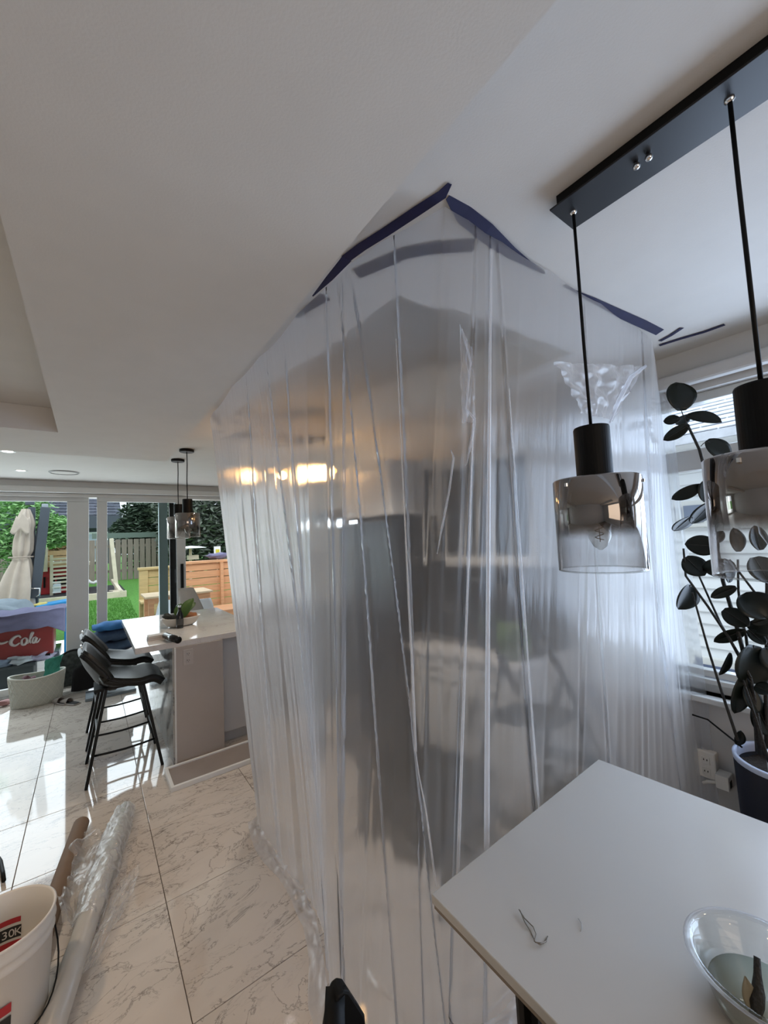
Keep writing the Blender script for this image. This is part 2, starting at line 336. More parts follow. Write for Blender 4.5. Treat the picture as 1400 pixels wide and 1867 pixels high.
# the tray's own recess above the upper ceiling plane is modelled as a liner
# walls
struct('wall_rear', MB().box(-3.2, 2.62, -3.15, -3.0, 0, 2.85), M['wall'])
struct('wall_left', MB().box(-3.35, -3.2, -3.15, 6.6, 0, 2.85), M['wall'])
WX = 2.5; WY0, WY1, WZ0, WZ1 = -1.7, 1.42, .79, 2.33
struct('wall_right', MB().box(WX, WX+.16, -3.15, WY0, 0, 2.85).box(WX, WX+.16, WY1, 6.6, 0, 2.85).box(WX, WX+.16, WY0, WY1, 0, WZ0).box(WX, WX+.16, WY0, WY1, WZ1, 2.85), M['wall'])
DY = 6.42; DZ = 2.36
struct('wall_back', MB().box(-3.35, 2.62, DY, DY+.18, DZ, 2.85).box(-3.35, -2.6, DY, DY+.18, 0, DZ).box(2.15, 2.62, DY, DY+.18, 0, DZ), M['wall'])
struct('baseboard_right', MB().box(WX-.015, WX, -3.0, 1.39, 0, .11), M['trimw'], bevel=.003)
# crown and header bands over the doors
struct('trim_1', MB().box(-3.2, 2.5, DY-.05, DY, 2.475, ZC), M['trimw'], bevel=.004)
struct('trim_2', MB().box(-3.2, 2.5, DY-.11, DY-.05, 2.40, 2.475), M['trimw'], bevel=.01)
struct('trim_3', MB().box(-3.2, 2.5, DY-.03, DY, 2.355, 2.40), M['trimw'], bevel=.004)
# side window
wn = thing('window_1', (WX, 0, WZ0), None, None); wn['kind'] = 'structure'
fx0, fx1 = WX+.05, WX+.12
fr = MB()
fr.box(fx0, fx1, WY0, WY1, WZ0, WZ0+.05).box(fx0, fx1, WY0, WY1, WZ1-.05, WZ1).box(fx0, fx1, WY0, WY0+.05, WZ0, WZ1).box(fx0, fx1, WY1-.05, WY1, WZ0, WZ1)
fr.box(fx0-.01, fx1, WY0, WY1, 1.93, 2.04).box(fx0, fx1, -.48, -.42, WZ0, WZ1)
fr.build('window_frame', M['white'], wn, bevel=.006)
MB().box(WX+.015, WX+.05, WY0, WY1, WZ0+.05, WZ0+.075).box(fx0, fx1-.02, WY0, WY1, WZ0+.075, WZ0+.11).build('sash_rail', M['white'], wn, bevel=.004)
MB().box(WX-.05, WX+.13, WY0-.05, WY1, WZ0-.03, WZ0).build('window_sill', M['trimw'], wn, bevel=.006)
MB().box(WX+.08, WX+.085, WY0+.05, -.48, WZ0+.05, 1.93).build('pane', M['pane'], wn)
MB().box(WX+.08, WX+.085, -.42, WY1-.05, WZ0+.05, 1.93).build('pane', M['pane'], wn)
MB().box(WX+.08, WX+.085, WY0+.05, WY1-.05, 2.04, WZ1-.05).build('pane', M['pane'], wn)
struct('trim_4', MB().box(WX-.07, WX, -3, 1.55, 2.36, 2.43), M['wall'], bevel=.02, seg=3)
# patio doors
d1 = thing('door_1', (-1.4, DY, 0), None, None); d1['kind'] = 'structure'
g = MB(); g.box(-2.6, -.011, DY+.02, DY+.07, 2.30, DZ).box(-2.6, -.011, DY+.02, DY+.07, 0, .11).box(-.236, -.011, DY+.02, DY+.07, .11, 2.30).box(-2.6, -2.45, DY+.02, DY+.07, .11, 2.3)
g.build('door_frame', M['white'], d1, bevel=.006); MB().box(-2.45, -.236, DY+.04, DY+.046, .11, 2.3).build('pane', M['pane'], d1)
d2 = thing('door_2', (.6, DY, 0), None, None); d2['kind'] = 'structure'
g = MB(); g.box(.072, 1.12, DY-.03, DY+.015, 2.30, 2.356).box(.072, 1.12, DY-.03, DY+.015, 0, .10).box(.072, .183, DY-.03, DY+.015, .1, 2.3).box(1.0, 1.118, DY-.03, DY+.015, .1, 2.3)
g.build('door_frame', M['white'], d2, bevel=.006); MB().box(.183, 1.0, DY-.012, DY-.006, .1, 2.3).build('pane', M['pane'], d2)
hm = MB().tube([(1.06, DY-.075, 1.05), (1.06, DY-.075, 1.42)], .022, 10); hm.bar((1.06, DY-.03, 1.12), (1.06, DY-.075, 1.12), .02, .02).bar((1.06, DY-.03, 1.36), (1.06, DY-.075, 1.36), .02, .02)
hm.build('door_handle', M['black'], d2)
struct('trim_5', MB().box(.79, .90, DY+.05, DY+.12, 0, 2.33), mat('teal_grey_screen_post', (.14, .21, .22), .5), bevel=.004)
struct('trim_6', MB().box(.93, .99, DY+.08, DY+.13, 0, 2.33), M['black'])
struct('trim_7', MB().box(-2.6, 2.15, DY-.03, DY+.18, .0, .03), mat('grey_threshold', (.33, .32, .31), .5), bevel=.004)
# tray liner (raised part of the left ceiling)
# ------------------------------------------------------------------ ceiling fittings
for (px, py, lab) in ((14, 823, 'small round recessed downlight, nearer one at left edge of ceiling'), (38, 858, 'small round recessed downlight, the one nearer the patio doors')):
    p = at(px, py, 'z', ZC); t = thing('recessed_downlight', p, lab, 'downlight', 'downlights in the far ceiling')
    MB().lathe([(.035, 0), (.052, -.004), (.056, -.001), (.056, 0)], p, 28).build('trim_ring', M['trimw'], t, True)
    MB().lathe([(.0005, -.002), (.036, -.002), (.036, 0)], p, 24).build('lens', M['pot_l'], t, True)
p = at(117, 861, 'z', ZC)
t = thing('ceiling_speaker', p, 'round white ceiling speaker grille between the downlights and the pendants', 'speaker')
MB().lathe([(.001, -.010), (.10, -.010), (.125, -.006), (.13, 0)], p, 36).build('grille', M['ceil'], t, True)
MB().lathe([(.122, -.012), (.132, -.011), (.137, 0)], p, 36).build('rim', mat('grey_rim', (.30, .31, .31), .5), t, True)

# pendants
def make_pendant(cap_r, cap_h, sh_r, sh_h, drop, canopy, label, group):
    t = thing('pendant_lamp', (0, 0, 0), label, 'pendant lamp', group)
    kw = dict(parent=t, world=False)
    cz = -drop
    MB().tube([(0, 0, 0), (.002, .001, -drop*.3), (-.002, 0, -drop*.62), (0, 0, cz)], .0042, 8).build('cord', M['black'], **kw, smooth=True)
    if canopy: MB().lathe([(.001, 0), (.062, 0), (.062, -.022), (.058, -.025), (.001, -.025)], n=32).build('canopy', M['black'], **kw)
    else: MB().lathe([(.0045, .004), (.009, .002), (.009, -.006), (.0045, -.010)], n=16).build('cord_grip', M['chrome'], **kw, smooth=True)
    MB().lathe([(.001, cz), (cap_r*.96, cz), (cap_r, cz-.004), (cap_r, cz-cap_h), (.001, cz-cap_h)], n=40).build('cap', M['black'], **kw)
    s = MB().lathe([(cap_r*.9, 0), (sh_r-.004, 0), (sh_r, -.004), (sh_r, -sh_h), (sh_r-.003, -sh_h), (sh_r-.003, -.006), (cap_r*.9, -.004)], n=64)
    so_ = s.build('glass_shade', M['shade'], **kw, smooth=False); so_.location = (0, 0, cz-cap_h); so_.data.polygons.foreach_set('use_smooth', [True]*len(so_.data.polygons))
    r = MB().lathe([(sh_r-.0035, -sh_h), (sh_r-.0015, -sh_h-.0022), (sh_r+.0005, -sh_h), (sh_r-.0015, -sh_h+.0015), (sh_r-.0035, -sh_h)], n=64)
    r.build('shade_rim', M['clearg'], so_, world=False, smooth=True)
    bz = cz-cap_h
    b = MB().lathe([(.013, 0), (.015, -.03), (.024, -.06), (.028, -.12), (.026, -.155), (.016, -.176), (.003, -.186)], (0, 0, bz), 24).build('bulb', M['bulbg'], **kw, smooth=True)
    hel = [(0.010*math.cos(a*.9), .010*math.sin(a*.9), bz-.06-.10*a/40) for a in range(41)]
    MB().tube(hel, .0011, 5).tube([(0, 0, bz-.03), (0, 0, bz-.165)], .0010, 5).build('filament', M['brown'], b, world=False)
    for a in (0, 2.1, 4.2):
        an = a+2.9
        MB().lathe([(.001, -.004), (.0045, -.004), (.0045, .004), (.001, .004)], (sh_r*math.cos(an), sh_r*math.sin(an), cz-cap_h-.018), 10).build('screw', M['chrome'], **kw)
    return t
P1 = make_pendant(.043, .135, .103, .235, .60, False, 'black capped smoked glass pendant hanging in front of the plastic sheet', 'pendants over the dining table')
P1.location = (1.06, .503, 2.515)
P2 = copy_tree(P1); P2.location = (1.053, .17, 2.515)
P2['label'] = 'black capped smoked glass pendant at right edge in front of the plant and window'
# ceiling bar
t = thing('pendant_mounting_bar', (1.057, -.2, ZC), 'long black rectangular ceiling plate carrying the dining pendants', 'ceiling mount')
MB().box(1.0, 1.121, -.95, .537, 2.512, 2.517).build('plate', M['bar_'], t, bevel=.0008, seg=1)
MB().box(1.012, 1.11, -.93, .522, 2.517, 2.549).build('backbox', M['black'], t)
q = at(1160, 298, 'z', 2.51)
for dy in (0, -.026):
    k = MB().lathe([(.001, -.017), (.006, -.015), (.0085, -.009), (.006, -.003), (.003, 0)], (q.x+.0, q.y+dy, 2.512), 16).build('chrome_knob', M['chrome'], t, True)
# island pendants
I1 = make_pendant(.042, .13, .103, .215, .46, True, 'small far pendant with smoked glass, left one above the kitchen island', 'pendants over the kitchen island')
I1.location = (.722, 4.48, ZC)
I2 = copy_tree(I1); I2.location = (.718, 3.99, ZC)
I2['label'] = 'small far pendant with smoked glass, right one above the kitchen island and nearer'

# ------------------------------------------------------------------ dining table and what is on it
TZ = .75
t = thing('dining_table', (1.12, -.1, 0), 'white topped rectangular dining table in the foreground with thin brown edge', 'table')
MB().prism([(.695, .815, TZ-.022), (1.603, .835, TZ-.022), (1.70, -.95, TZ-.022), (.665, -.95, TZ-.022)], (0, 0, .022)).build('table_top', M['table'], t, bevel=.002, seg=2)
MB().prism([(.699, .811, TZ-.034), (1.599, .831, TZ-.034), (1.695, -.946, TZ-.034), (.669, -.946, TZ-.034)], (0, 0, .012)).build('edge_band', M['edge'], t)
for (x, y) in ((.80, .62), (1.5, .62), (.80, -.8), (1.56, -.8)):
    MB().tube([(x, y, 0), (x, y, TZ-.034)], [.02, .03], 12).build('leg', M['black'], t)
# clear deli tub with plant cutting
c0 = at(1392, 1762, 'z', TZ+.092); c0.z = TZ; 
t = thing('clear_plastic_tub', c0, 'shallow round clear plastic tub on the table corner, holding a plant cutting', 'container')
pr = [(.001, .002), (.070, .002), (.076, .006), (.088, .040), (.104, .085), (.112, .088), (.114, .092), (.110, .095), (.104, .094), (.098, .080), (.074, .010)]
MB().lathe(pr, c0, 56).build('tub', M['clearg'], t, True)
MB().lathe([(.106, .088), (.110, .0915), (.114, .095), (.118, .092), (.113, .088)], c0, 56).build('tub_rim', M['filmc'], t, True)
MB().lathe([(.001, .033), (.084, .033), (.074, .008), (.001, .008)], c0, 40).build('water', mat('cloudy_water', (.33, .35, .29), .08, spec=.5), t, True)
ct = thing('plant_cutting', c0+Vector((0, 0, .01)), 'short dark plant cutting standing in the clear tub', 'plant cutting')
def p3(px, py, z): return at(px, py, 'z', z)
a0, a1, a2 = at(1376, 1860, 'z', .775), at(1382, 1810, 'z', .81), at(1380, 1745, 'z', .85)
MB().tube([a0, (a0+a1)/2+Vector((0, 0, .005)), a1, (a1+a2)/2, a2], [.007, .012, .010, .006, .005], 10).build('stem', M['stem'], ct, True)
b0, b1 = at(1372, 1840, 'z', .79), at(1358, 1782, 'z', .83)
dd = (b1-b0)
MB().grid(lambda u, v: b0+dd*v+cr*((u-.5)*.026*math.sin(PI*min(.98, .25+v*.75)))+cu*(.006*abs(u-.5)), 7, 9).build('leaf_sheath', mat('dry_leaf', (.20, .17, .11), .7, var=.3), ct, True, solid=.0012)
# thin wisp of plastic thread on the table
pts = [at(x, y, 'z', TZ+.004+.004*math.sin(x*.2)) for x, y in ((946, 1658), (956, 1674), (972, 1690), (977, 1703), (974, 1716), (984, 1722), (996, 1716), (998, 1707), (990, 1720), (976, 1718), (968, 1700), (956, 1680), (948, 1660))]
tag(MB().tube(pts, .0012, 6).build('plastic_thread', mat('smoky_thread', (.16, .14, .11), .3), smooth=True), 'thin curled plastic thread lying on the white table top', 'thread')
pts = [at(x, y, 'z', TZ+.003) for x, y in ((1054, 1674), (1060, 1684), (1061, 1692), (1058, 1698))]
tag(MB().tube(pts, .0009, 5).build('plastic_sliver', mat('pale_sliver', (.38, .38, .38), .3), smooth=True), 'short faint plastic sliver on the table right of the curled thread', 'thread')

# black dining chair tucked at the table's left side (only its back corner is in view)
t = thing('dining_chair', (.55, .45, 0), 'black dining chair at bottom edge, only its pointed back corner showing', 'chair')
def backf(u, v):
    y = .20+.50*u; bulge = 1-(2*u-1)**2
    top = .815+.052*abs(2*u-1)**2
    z = .45+(top-.45)*v
    return Vector((.38-.075*bulge-.03*v, .465+.245*(2*u-1)*(1-.11*v**6-.12*(1-v)**2), z))
MB().grid(backf, 19, 13).build('backrest', M['black'], t, True, solid=.034)
MB().prism([(.332, .665, .52), (.318, .665, .78), (.338, .665, .855), (.346, .665, .868), (.358, .665, .868), (.368, .665, .860), (.398, .665, .80), (.41, .665, .52)], (0, .03, 0)).build('back_wing', M['black'], t, bevel=.004)
MB().grid(lambda u, v: Vector((.37+.42*u, .455+(v-.5)*.44*(1-.12*u), .45+.02*math.cos(PI*(u-.2))-.012*math.sin(PI*v))), 12, 12).build('seat', M['black'], t, True, solid=.035)
for (x, y, x2, y2) in ((.44, .30, .38, .25), (.44, .61, .38, .66), (.72, .31, .78, .27), (.72, .60, .78, .64)):
    MB().tube([(x, y, .45), (x2, y2, 0)], [.014, .010], 10).build('leg', M['black'], t)

# ------------------------------------------------------------------ island
t = thing('kitchen_island', (.75, 4.3, 0), 'kitchen island with marble top, overhang and greige end panel', 'kitchen island')
MB().box(.27, 1.22, 3.545, 5.10, .875, .92).build('countertop', M['counter'], t, bevel=.003)
MB().box(.555, .88, 3.56, 5.06, .10, .875).box(.575, .88, 3.60, 5.0, 0, .10).build('cabinet_body', M['cab'], t)
MB().box(.535, .888, 3.535, 3.56, .0, .875).build('end_panel', M['cab'], t, bevel=.002)
MB().box(.515, .535, 3.545, 5.06, 0, .875).build('marble_back_panel', M['water'], t, bevel=.002)
MB().box(.888, 1.18, 3.60, 5.06, .10, .875).box(.9, 1.16, 3.66, 5.0, 0, .1).build('side_cabinet', mat('pale_grey_cabinet', (.44, .44, .45), .5), t, bevel=.002)
MB().box(.527, .538, 3.528, 3.545, 0, .875).build('corner_strip', M['trimw'], t)
tt = thing('wall_outlet', (.66, 3.535, .78), 'white double socket plate on the island end panel', 'outlet')
zc = at(343, 1198, 'y', 3.53)
MB().box(zc.x-.036, zc.x+.036, 3.529, 3.535, zc.z-.06, zc.z+.06).build('cover_plate', mat('greige_plate', (.44, .40, .37), .4), tt, bevel=.002)
for dz in (-.026, .026):
    f_ = MB().box(zc.x-.016, zc.x+.016, 3.526, 3.529, zc.z+dz-.017, zc.z+dz+.017).build('socket', mat('greige_socket', (.42, .385, .36), .35), tt, bevel=.003)
    MB().box(zc.x-.008, zc.x-.005, 3.5252, 3.5262, zc.z+dz-.002, zc.z+dz+.008).box(zc.x+.005, zc.x+.008, 3.5252, 3.5262, zc.z+dz-.002, zc.z+dz+.006).box(zc.x-.002, zc.x+.002, 3.5252, 3.5262, zc.z+dz-.010, zc.z+dz-.006).build('slot', M['black'], f_)
# white framed grey platform on the floor by the island
t = thing('framed_floor_mat', (.7, 3.3, 0), 'grey mat in a white frame on the floor before the island', 'mat')
a, b, c_, d_ = Vector((.455, 3.175, 0)), Vector((1.15, 3.175, 0)), Vector((1.15, 3.47, 0)), Vector((.455, 3.47, 0))
MB().box(.465, 1.15, 3.19, 3.46, 0, .022).build('mat_panel', M['mat_'], t)
for (x0, x1, y0, y1) in ((.445, 1.15, 3.168, 3.19), (.445, 1.15, 3.46, 3.482), (.445, .467, 3.19, 3.46)):
    MB().box(x0, x1, y0, y1, 0, .032).build('frame_rail', M['trimw'], t, bevel=.002)
# bowl of vegetables
bc = Vector((.69, 4.22, .92))
t = thing('serving_bowl', bc, 'long white ceramic bowl on the island, heaped with vegetables', 'bowl')
MB().lathe([(.001, .004), (.10, .004), (.13, .02), (.165, .075), (.172, .08), (.168, .084), (.158, .078), (.12, .028), (.001, .014)], bc, 40, 1, .62).build('bowl_body', M['bowl'], t, True)
vg = [('avocado_leaf', 'big green leafy vegetable standing up in the island bowl', 'vegetable')]
t = thing('leafy_green', bc+Vector((.02, 0, .06)), vg[0][1], 'vegetable')
l0 = at(328, 1128, 'y', 4.22); l1 = at(352, 1092, 'y', 4.24)
def leafgrid(a, b, wd, n1=7, n2=11, cup=.25, nrm=None, curl=0, round_=1.0):
    a, b = Vector(a), Vector(b); d = b-a; L = d.length; nr = Vector(nrm) if nrm else -cf
    s = d.cross(nr).normalized(); nn = s.cross(d).normalized()
    def f(u, v):
        ww = math.sin(PI*min(1, max(0, .04+v*.96))**round_)**.62*wd/2 if v < .999 else .0005
        uu = 2*u-1
        return a+d*v+s*(uu*ww)+nn*(cup*ww*abs(uu)**1.5+curl*L*math.sin(PI*v)-curl*.6*L*v*v)
    return lambda u, v: f(u, v), n1, n2
for k, (x0, y0, x1, y1, w_) in enumerate(((328, 1130, 352, 1090, .10), (322, 1125, 330, 1100, .07), (330, 1120, 357, 1098, .06), (326, 1132, 338, 1098, .08))):
    f, n1, n2 = leafgrid(at(x0, y0, 'y', 4.2+.015*k), at(x1, y1, 'y', 4.22+.015*k), w_, curl=.1)
    MB().grid(f, n1, n2).build('leaf', M['avocado'], t, True, solid=.002)
def blob(c, rx, ry, rz_, rot=0, tilt=0, n=14, nz=.12, sd=0):
    R = Matrix.Rotation(rot, 3, 'Z') @ Matrix.Rotation(tilt, 3, 'Y'); mb = MB(); c = Vector(c)
    def f(u, v):
        th, ph = u*2*PI, (v-.5)*PI
        p = Vector((math.cos(ph)*math.cos(th), math.cos(ph)*math.sin(th), math.sin(ph)))
        k = 1+nz*noise.noise(p*1.7+Vector((sd, sd*2, 0)))*2
        return c+R @ Vector((p.x*rx*k, p.y*ry*k, p.z*rz_*k))
    return mb.grid(f, n+1, n)
for k, (px, py, rx, ry, rz_, m_, lab, nm) in enumerate((
    (348, 1122, .065, .03, .03, 'sweet', 'long orange-brown root lying in the island bowl, rightmost', 'sweet_potato'),
    (338, 1118, .03, .028, .03, 'sweet', 'round orange-brown root beside the bottle in the island bowl', 'sweet_potato'),
    (305, 1124, .045, .03, .025, 'darkleaf', 'dark wilted greens at the left end of the island bowl', 'dark_greens'),
    (316, 1126, .04, .028, .025, 'darkleaf', 'mottled dark vegetable behind the bottle in the bowl', 'dark_greens'))):
    p = at(px, py, 'y', 4.2+.02*(k % 2)); p.z = max(p.z, bc.z+.075)
    tag(blob(p, rx, ry, rz_, .3*k, .2, sd=k, nz=.2).build(nm, M[m_], smooth=True), lab, 'vegetable')
# bottle
p = at(328, 1145, 'z', .92)
t = thing('beer_bottle', p, 'small dark glass bottle standing in front of the island bowl', 'bottle')
MB().lathe([(.001, 0), (.029, 0), (.030, .01), (.030, .10), (.026, .125), (.013, .155), (.012, .19), (.014, .192), (.014, .20), (.001, .20)], p, 24).build('bottle_body', M['bottle'], t, True)
MB().lathe([(.0306, .03), (.0306, .085)], p, 24).build('bottle_label', M['lab'], t, True)
MB().lathe([(.0145, .188), (.015, .2), (.012, .204), (.001, .205)], p, 16).build('bottle_cap', M['chrome'], t, True)
# dried sprig
p = at(345, 1139, 'z', .925); mb = MB()
for k in range(14):
    a = random.uniform(0, 6.3); r = random.uniform(.02, .05); mb.tube([p, p+Vector((math.cos(a)*r, math.sin(a)*r*.5, random.uniform(.0, .03)))], .003, 5)
tag(mb.build('dried_sprig', M['darkleaf']), 'small dark bunch of dried sprigs lying right of the bottle', 'sprig')
# books + cylinder
p = at(288, 1166, 'z', .92)
for k, (dx, col_, lab) in enumerate(((0, (.40, .32, .28), 'small brown notebook, lower of two on the island corner'), (.004, (.55, .52, .48), 'small pale notebook, upper of two on the island corner'))):
    c = Vector((p.x-.012+dx, p.y+.03, .92+.009+.018*k)); t = thing('notebook', c, lab, 'notebook')
    MB().cbox(c, (.115, .085, .013), .05).build('pages', mat('pages', (.62, .58, .53), .8), t)
    MB().cbox(c+Vector((0, 0, .0075)), (.118, .088, .0022), .05).cbox(c-Vector((0, 0, .0075)), (.118, .088, .0022), .05).build('cover', mat('cover', col_, .6), t)
a_, b_ = at(302, 1159, 'z', .948), at(325, 1167, 'z', .948)
t = thing('black_cylinder', a_, 'black glossy cylinder lying beside the notebooks on the island', 'cylinder')
MB().tube([a_, b_], .026, 24).build('cylinder_body', M['bottle'], t, True); d = (b_-a_).normalized()
MB().tube([b_, b_+d*.004], [.0265, .024], 24).build('end_cap', M['blackm'], t, True)
# table lamp/white shade on far end of island
t = thing('shell_backed_chair', at(350, 1125, 'y', 5.7)*1, 'white shell-backed chair standing behind the far side of the island', 'chair')
def quadsurf(pts, n=8, bul=.02, nr=None):
    a, b, c, d = [Vector(p) for p in pts]; nr = nr or Vector((0, -1, 0))
    return MB().grid(lambda u, v: (a*(1-u)+b*u)*(1-v)+(d*(1-u)+c*u)*v+nr*bul*math.sin(PI*u)*math.sin(PI*v), n, n)
Y_ = 5.6
quadsurf([at(329, 1128, 'y', Y_), at(372, 1112, 'y', Y_), at(352, 1071, 'y', Y_), at(325, 1073, 'y', Y_)], 9, .05).build('backrest', mat('ivory_shell', (.50, .48, .45), .5), t, True, solid=.02)
sx_ = at(350, 1125, 'y', Y_)
MB().grid(lambda u, v: Vector((sx_.x-.22+.44*u, Y_+.0-.0+.42*v, .62+.03*(2*u-1)**2)), 8, 8).build('seat', M['chairw'], t, True, solid=.02)
for (dx, dy) in ((-.18, .04), (.18, .04), (-.18, .36), (.18, .36)):
    MB().tube([(sx_.x+dx, Y_+dy, .62), (sx_.x+dx*1.15, Y_+dy, 0)], .012, 8).build('leg', M['pine'], t)

# ------------------------------------------------------------------ bar stools
def make_stool():
    t = thing('bar_stool', (0, 0, 0), 'black leather bar stool, nearer of the two at the island', 'bar stool', 'black bar stools at the island')
    kw = dict(parent=t, world=False)
    # profile in x (back -> front) and z
    prof = [(-.262, .925), (-.252, .88), (-.228, .81), (-.19, .74), (-.15, .675), (-.08, .645), (.02, .645), (.12, .655), (.19, .655), (.245, .615)]
    def sp(s_):
        k = s_*(len(prof)-1); i = min(int(k), len(prof)-2); f = k-i; a, b = prof[i], prof[i+1]
        p0 = prof[max(i-1, 0)]; p3_ = prof[min(i+2, len(prof)-1)]
        def cr_(q0, q1, q2, q3): return .5*((2*q1)+(-q0+q2)*f+(2*q0-5*q1+4*q2-q3)*f*f+(-q0+3*q1-3*q2+q3)*f**3)
        return cr_(p0[0], a[0], b[0], p3_[0]), cr_(p0[1], a[1], b[1], p3_[1])
    def f(u, v):
        x, z = sp(v); uu = 2*u-1
        wd = .20+.025*math.sin(PI*v); cup = .10*math.sin(PI*min(1, v*1.35))*abs(uu)**2.0
        fx = .8 if v < .45 else .0
        if v < .05: wd *= .86+.14*(v/.05)
        return Vector((x+cup*fx, uu*wd, z+cup*(1-fx)*.8))
    MB().grid(f, 17, 29).build('seat_shell', M['leather'], **kw, smooth=True, solid=.052)
    edge = [f(0, v/28) for v in range(29)]; edge2 = [f(1, v/28) for v in range(29)]
    for ed in (edge, edge2): MB().tube([e+Vector((0, 0, .004)) for e in ed], .007, 6).build('piping', M['leather'], **kw, smooth=True)
    MB().bar((-.19, 0, .625), (.19, 0, .625), .24, .02).build('seat_frame', M['blackm'], **kw)
    ft = {(-1, -1): (-.235, -.215), (1, -1): (.235, -.215), (-1, 1): (-.235, .215), (1, 1): (.235, .215)}
    tp = {k: (v[0]*.50, v[1]*.62) for k, v in ft.items()}
    for k in ft:
        MB().bar((*tp[k], .63), (*ft[k], 0), .020, .034, up=(0, 1, 0)).build('leg', M['blackm'], **kw, bevel=.003)
    def on(k, z): g = z/.63; return Vector((ft[k][0]+(tp[k][0]-ft[k][0])*g, ft[k][1]+(tp[k][1]-ft[k][1])*g, z))
    for (a, b, z) in (((-1, -1), (1, -1), .20), ((-1, 1), (1, 1), .20), ((1, -1), (1, 1), .26), ((-1, -1), (-1, 1), .34)):
        p, q = on(a, z), on(b, z)
        mb = MB(); mb.tube([p, p.lerp(q, .25)-Vector((0, 0, .008)), p.lerp(q, .5)-Vector((0, 0, .012)), p.lerp(q, .75)-Vector((0, 0, .008)), q], .008, 8)
        mb.build('stretcher', M['blackm'], **kw, smooth=True)
    MB().tube([(-.262, -.06, .940), (-.268, 0, .955), (-.262, .06, .940)], .005, 6).build('top_handle', M['chrome'], **kw, smooth=True)
    return t
S1 = make_stool(); S1.location = (.215, 3.83, 0)
S2 = copy_tree(S1); S2.location = (.215, 4.50, 0); S2['label'] = 'black leather bar stool, farther one behind its twin'
# ------------------------------------------------------------------ plastic sheeting enclosure
def lerpl(L, t):
    """piecewise interpolation (smoothed) of list of (s, Vector)"""
    for i in range(len(L)-1):
        if t <= L[i+1][0] or i == len(L)-2:
            a, b = L[i], L[i+1]; k = (t-a[0])/(b[0]-a[0]); k = max(0, min(1, k)); return a[1].lerp(b[1], k)
top = [(1.95, 3.30, 2.53), (1.20, 3.02, 2.50), (.70, 2.70, 2.44), (.572, 2.47, 2.415), (.560, 1.9, 2.43), (.565, 1.45, 2.42), (.600, 1.22, 2.47), (.665, 1.05, 2.543), (.768, .700, 2.545), (1.15, .700, 2.543), (1.70, .700, 2.543), (2.13, .700, 2.54), (2.47, .80, 2.50)]
bot = [(1.95, 3.30, 0), (1.30, 3.05, 0), (.92, 2.72, 0), (.80, 2.50, 0), (.80, 2.10, 0), (.83, 1.72, 0), (.70, 1.42, 0), (.66, 1.28, 0), (.80, 1.08, 0), (1.15, .985, 0), (1.70, .95, 0), (2.2, .88, 0), (2.48, .745, 0)]
top = [Vector(p) for p in top]; bot = [Vector(p) for p in bot]
ss = [0.0]
for i in range(1, len(top)): ss.append(ss[-1]+(((top[i]-top[i-1]).length+(bot[i]-bot[i-1]).length)/2))
TL = ss[-1]; TOP = list(zip(ss, top)); BOT = list(zip(ss, bot))
# pleats: (s centre top, s centre bottom, width top, width bottom, v start, v end)
def S_at(px, py):
    """arc position whose sheet passes nearest to a viewing direction (used to seat the pleats)"""
    d = (cf + cr*((px-700)/FPX) - cu*((py-933.5)/FPX)).normalized(); best = (9, 0, 0)
    for i in range(0, 361):
        s = ss[3]+(TL-ss[3])*i/360; a, b = lerpl(TOP, s), lerpl(BOT, s)
        for j in range(0, 41):
            p = a.lerp(b, j/40)-Vector((0, 0, H)); e = (p-d*p.dot(d)).length/p.length
            if e < best[0]: best = (e, s, j/40)
    return best[1], best[2]
pl = []
for (x0, y0, x1, y1, wt, wb) in ((885, 560, 885, 1500, .012, .05), (858, 700, 825, 1560, .006, .035), (925, 700, 968, 1430, .006, .03), (626, 560, 625, 1750, .004, .07), (728, 560, 757, 1400, .008, .02), (757, 1360, 785, 1640, .004, .02), (540, 820, 575, 1330, .004, .03), (600, 820, 612, 1330, .006, .025), (1075, 820, 1110, 1330, .006, .02), (505, 800, 560, 1300, .004, .012), (1180, 700, 1215, 1250, .01, .04), (660, 1000, 700, 1500, .003, .02), (455, 800, 500, 1450, .004, .02)):
    s0, v0 = S_at(x0, y0); s1, v1 = S_at(x1, y1)
    if abs(v1-v0) < .05: continue
    k = (s1-s0)/(v1-v0); pl.append((s0-k*v0, s0+k*(1-v0), wt, wb))
NU, NV = 900, 90
rnd = random.Random(5)
folds = []
for _ in range(150):
    fs = rnd.uniform(0, TL); mid = ss[7] < fs < ss[10]
    if mid and rnd.random() < .6: continue
    folds.append((fs, rnd.uniform(-.10, .10), rnd.uniform(.006, .022), rnd.uniform(.002, .009)*rnd.choice((-1, 1))))
def base(s, v):
    a, b = lerpl(TOP, s), lerpl(BOT, s)
    # soften the polygon corners lower down
    d = .05+.10*v
    a2, b2 = (lerpl(TOP, max(0, s-d*.5))+lerpl(TOP, min(TL, s+d*.5)))/2, (lerpl(BOT, max(0, s-d))+lerpl(BOT, min(TL, s+d))+b)/3
    a = a.lerp(a2, .5 if v > .03 else 0)
    p = a.lerp(b2, v)
    return p
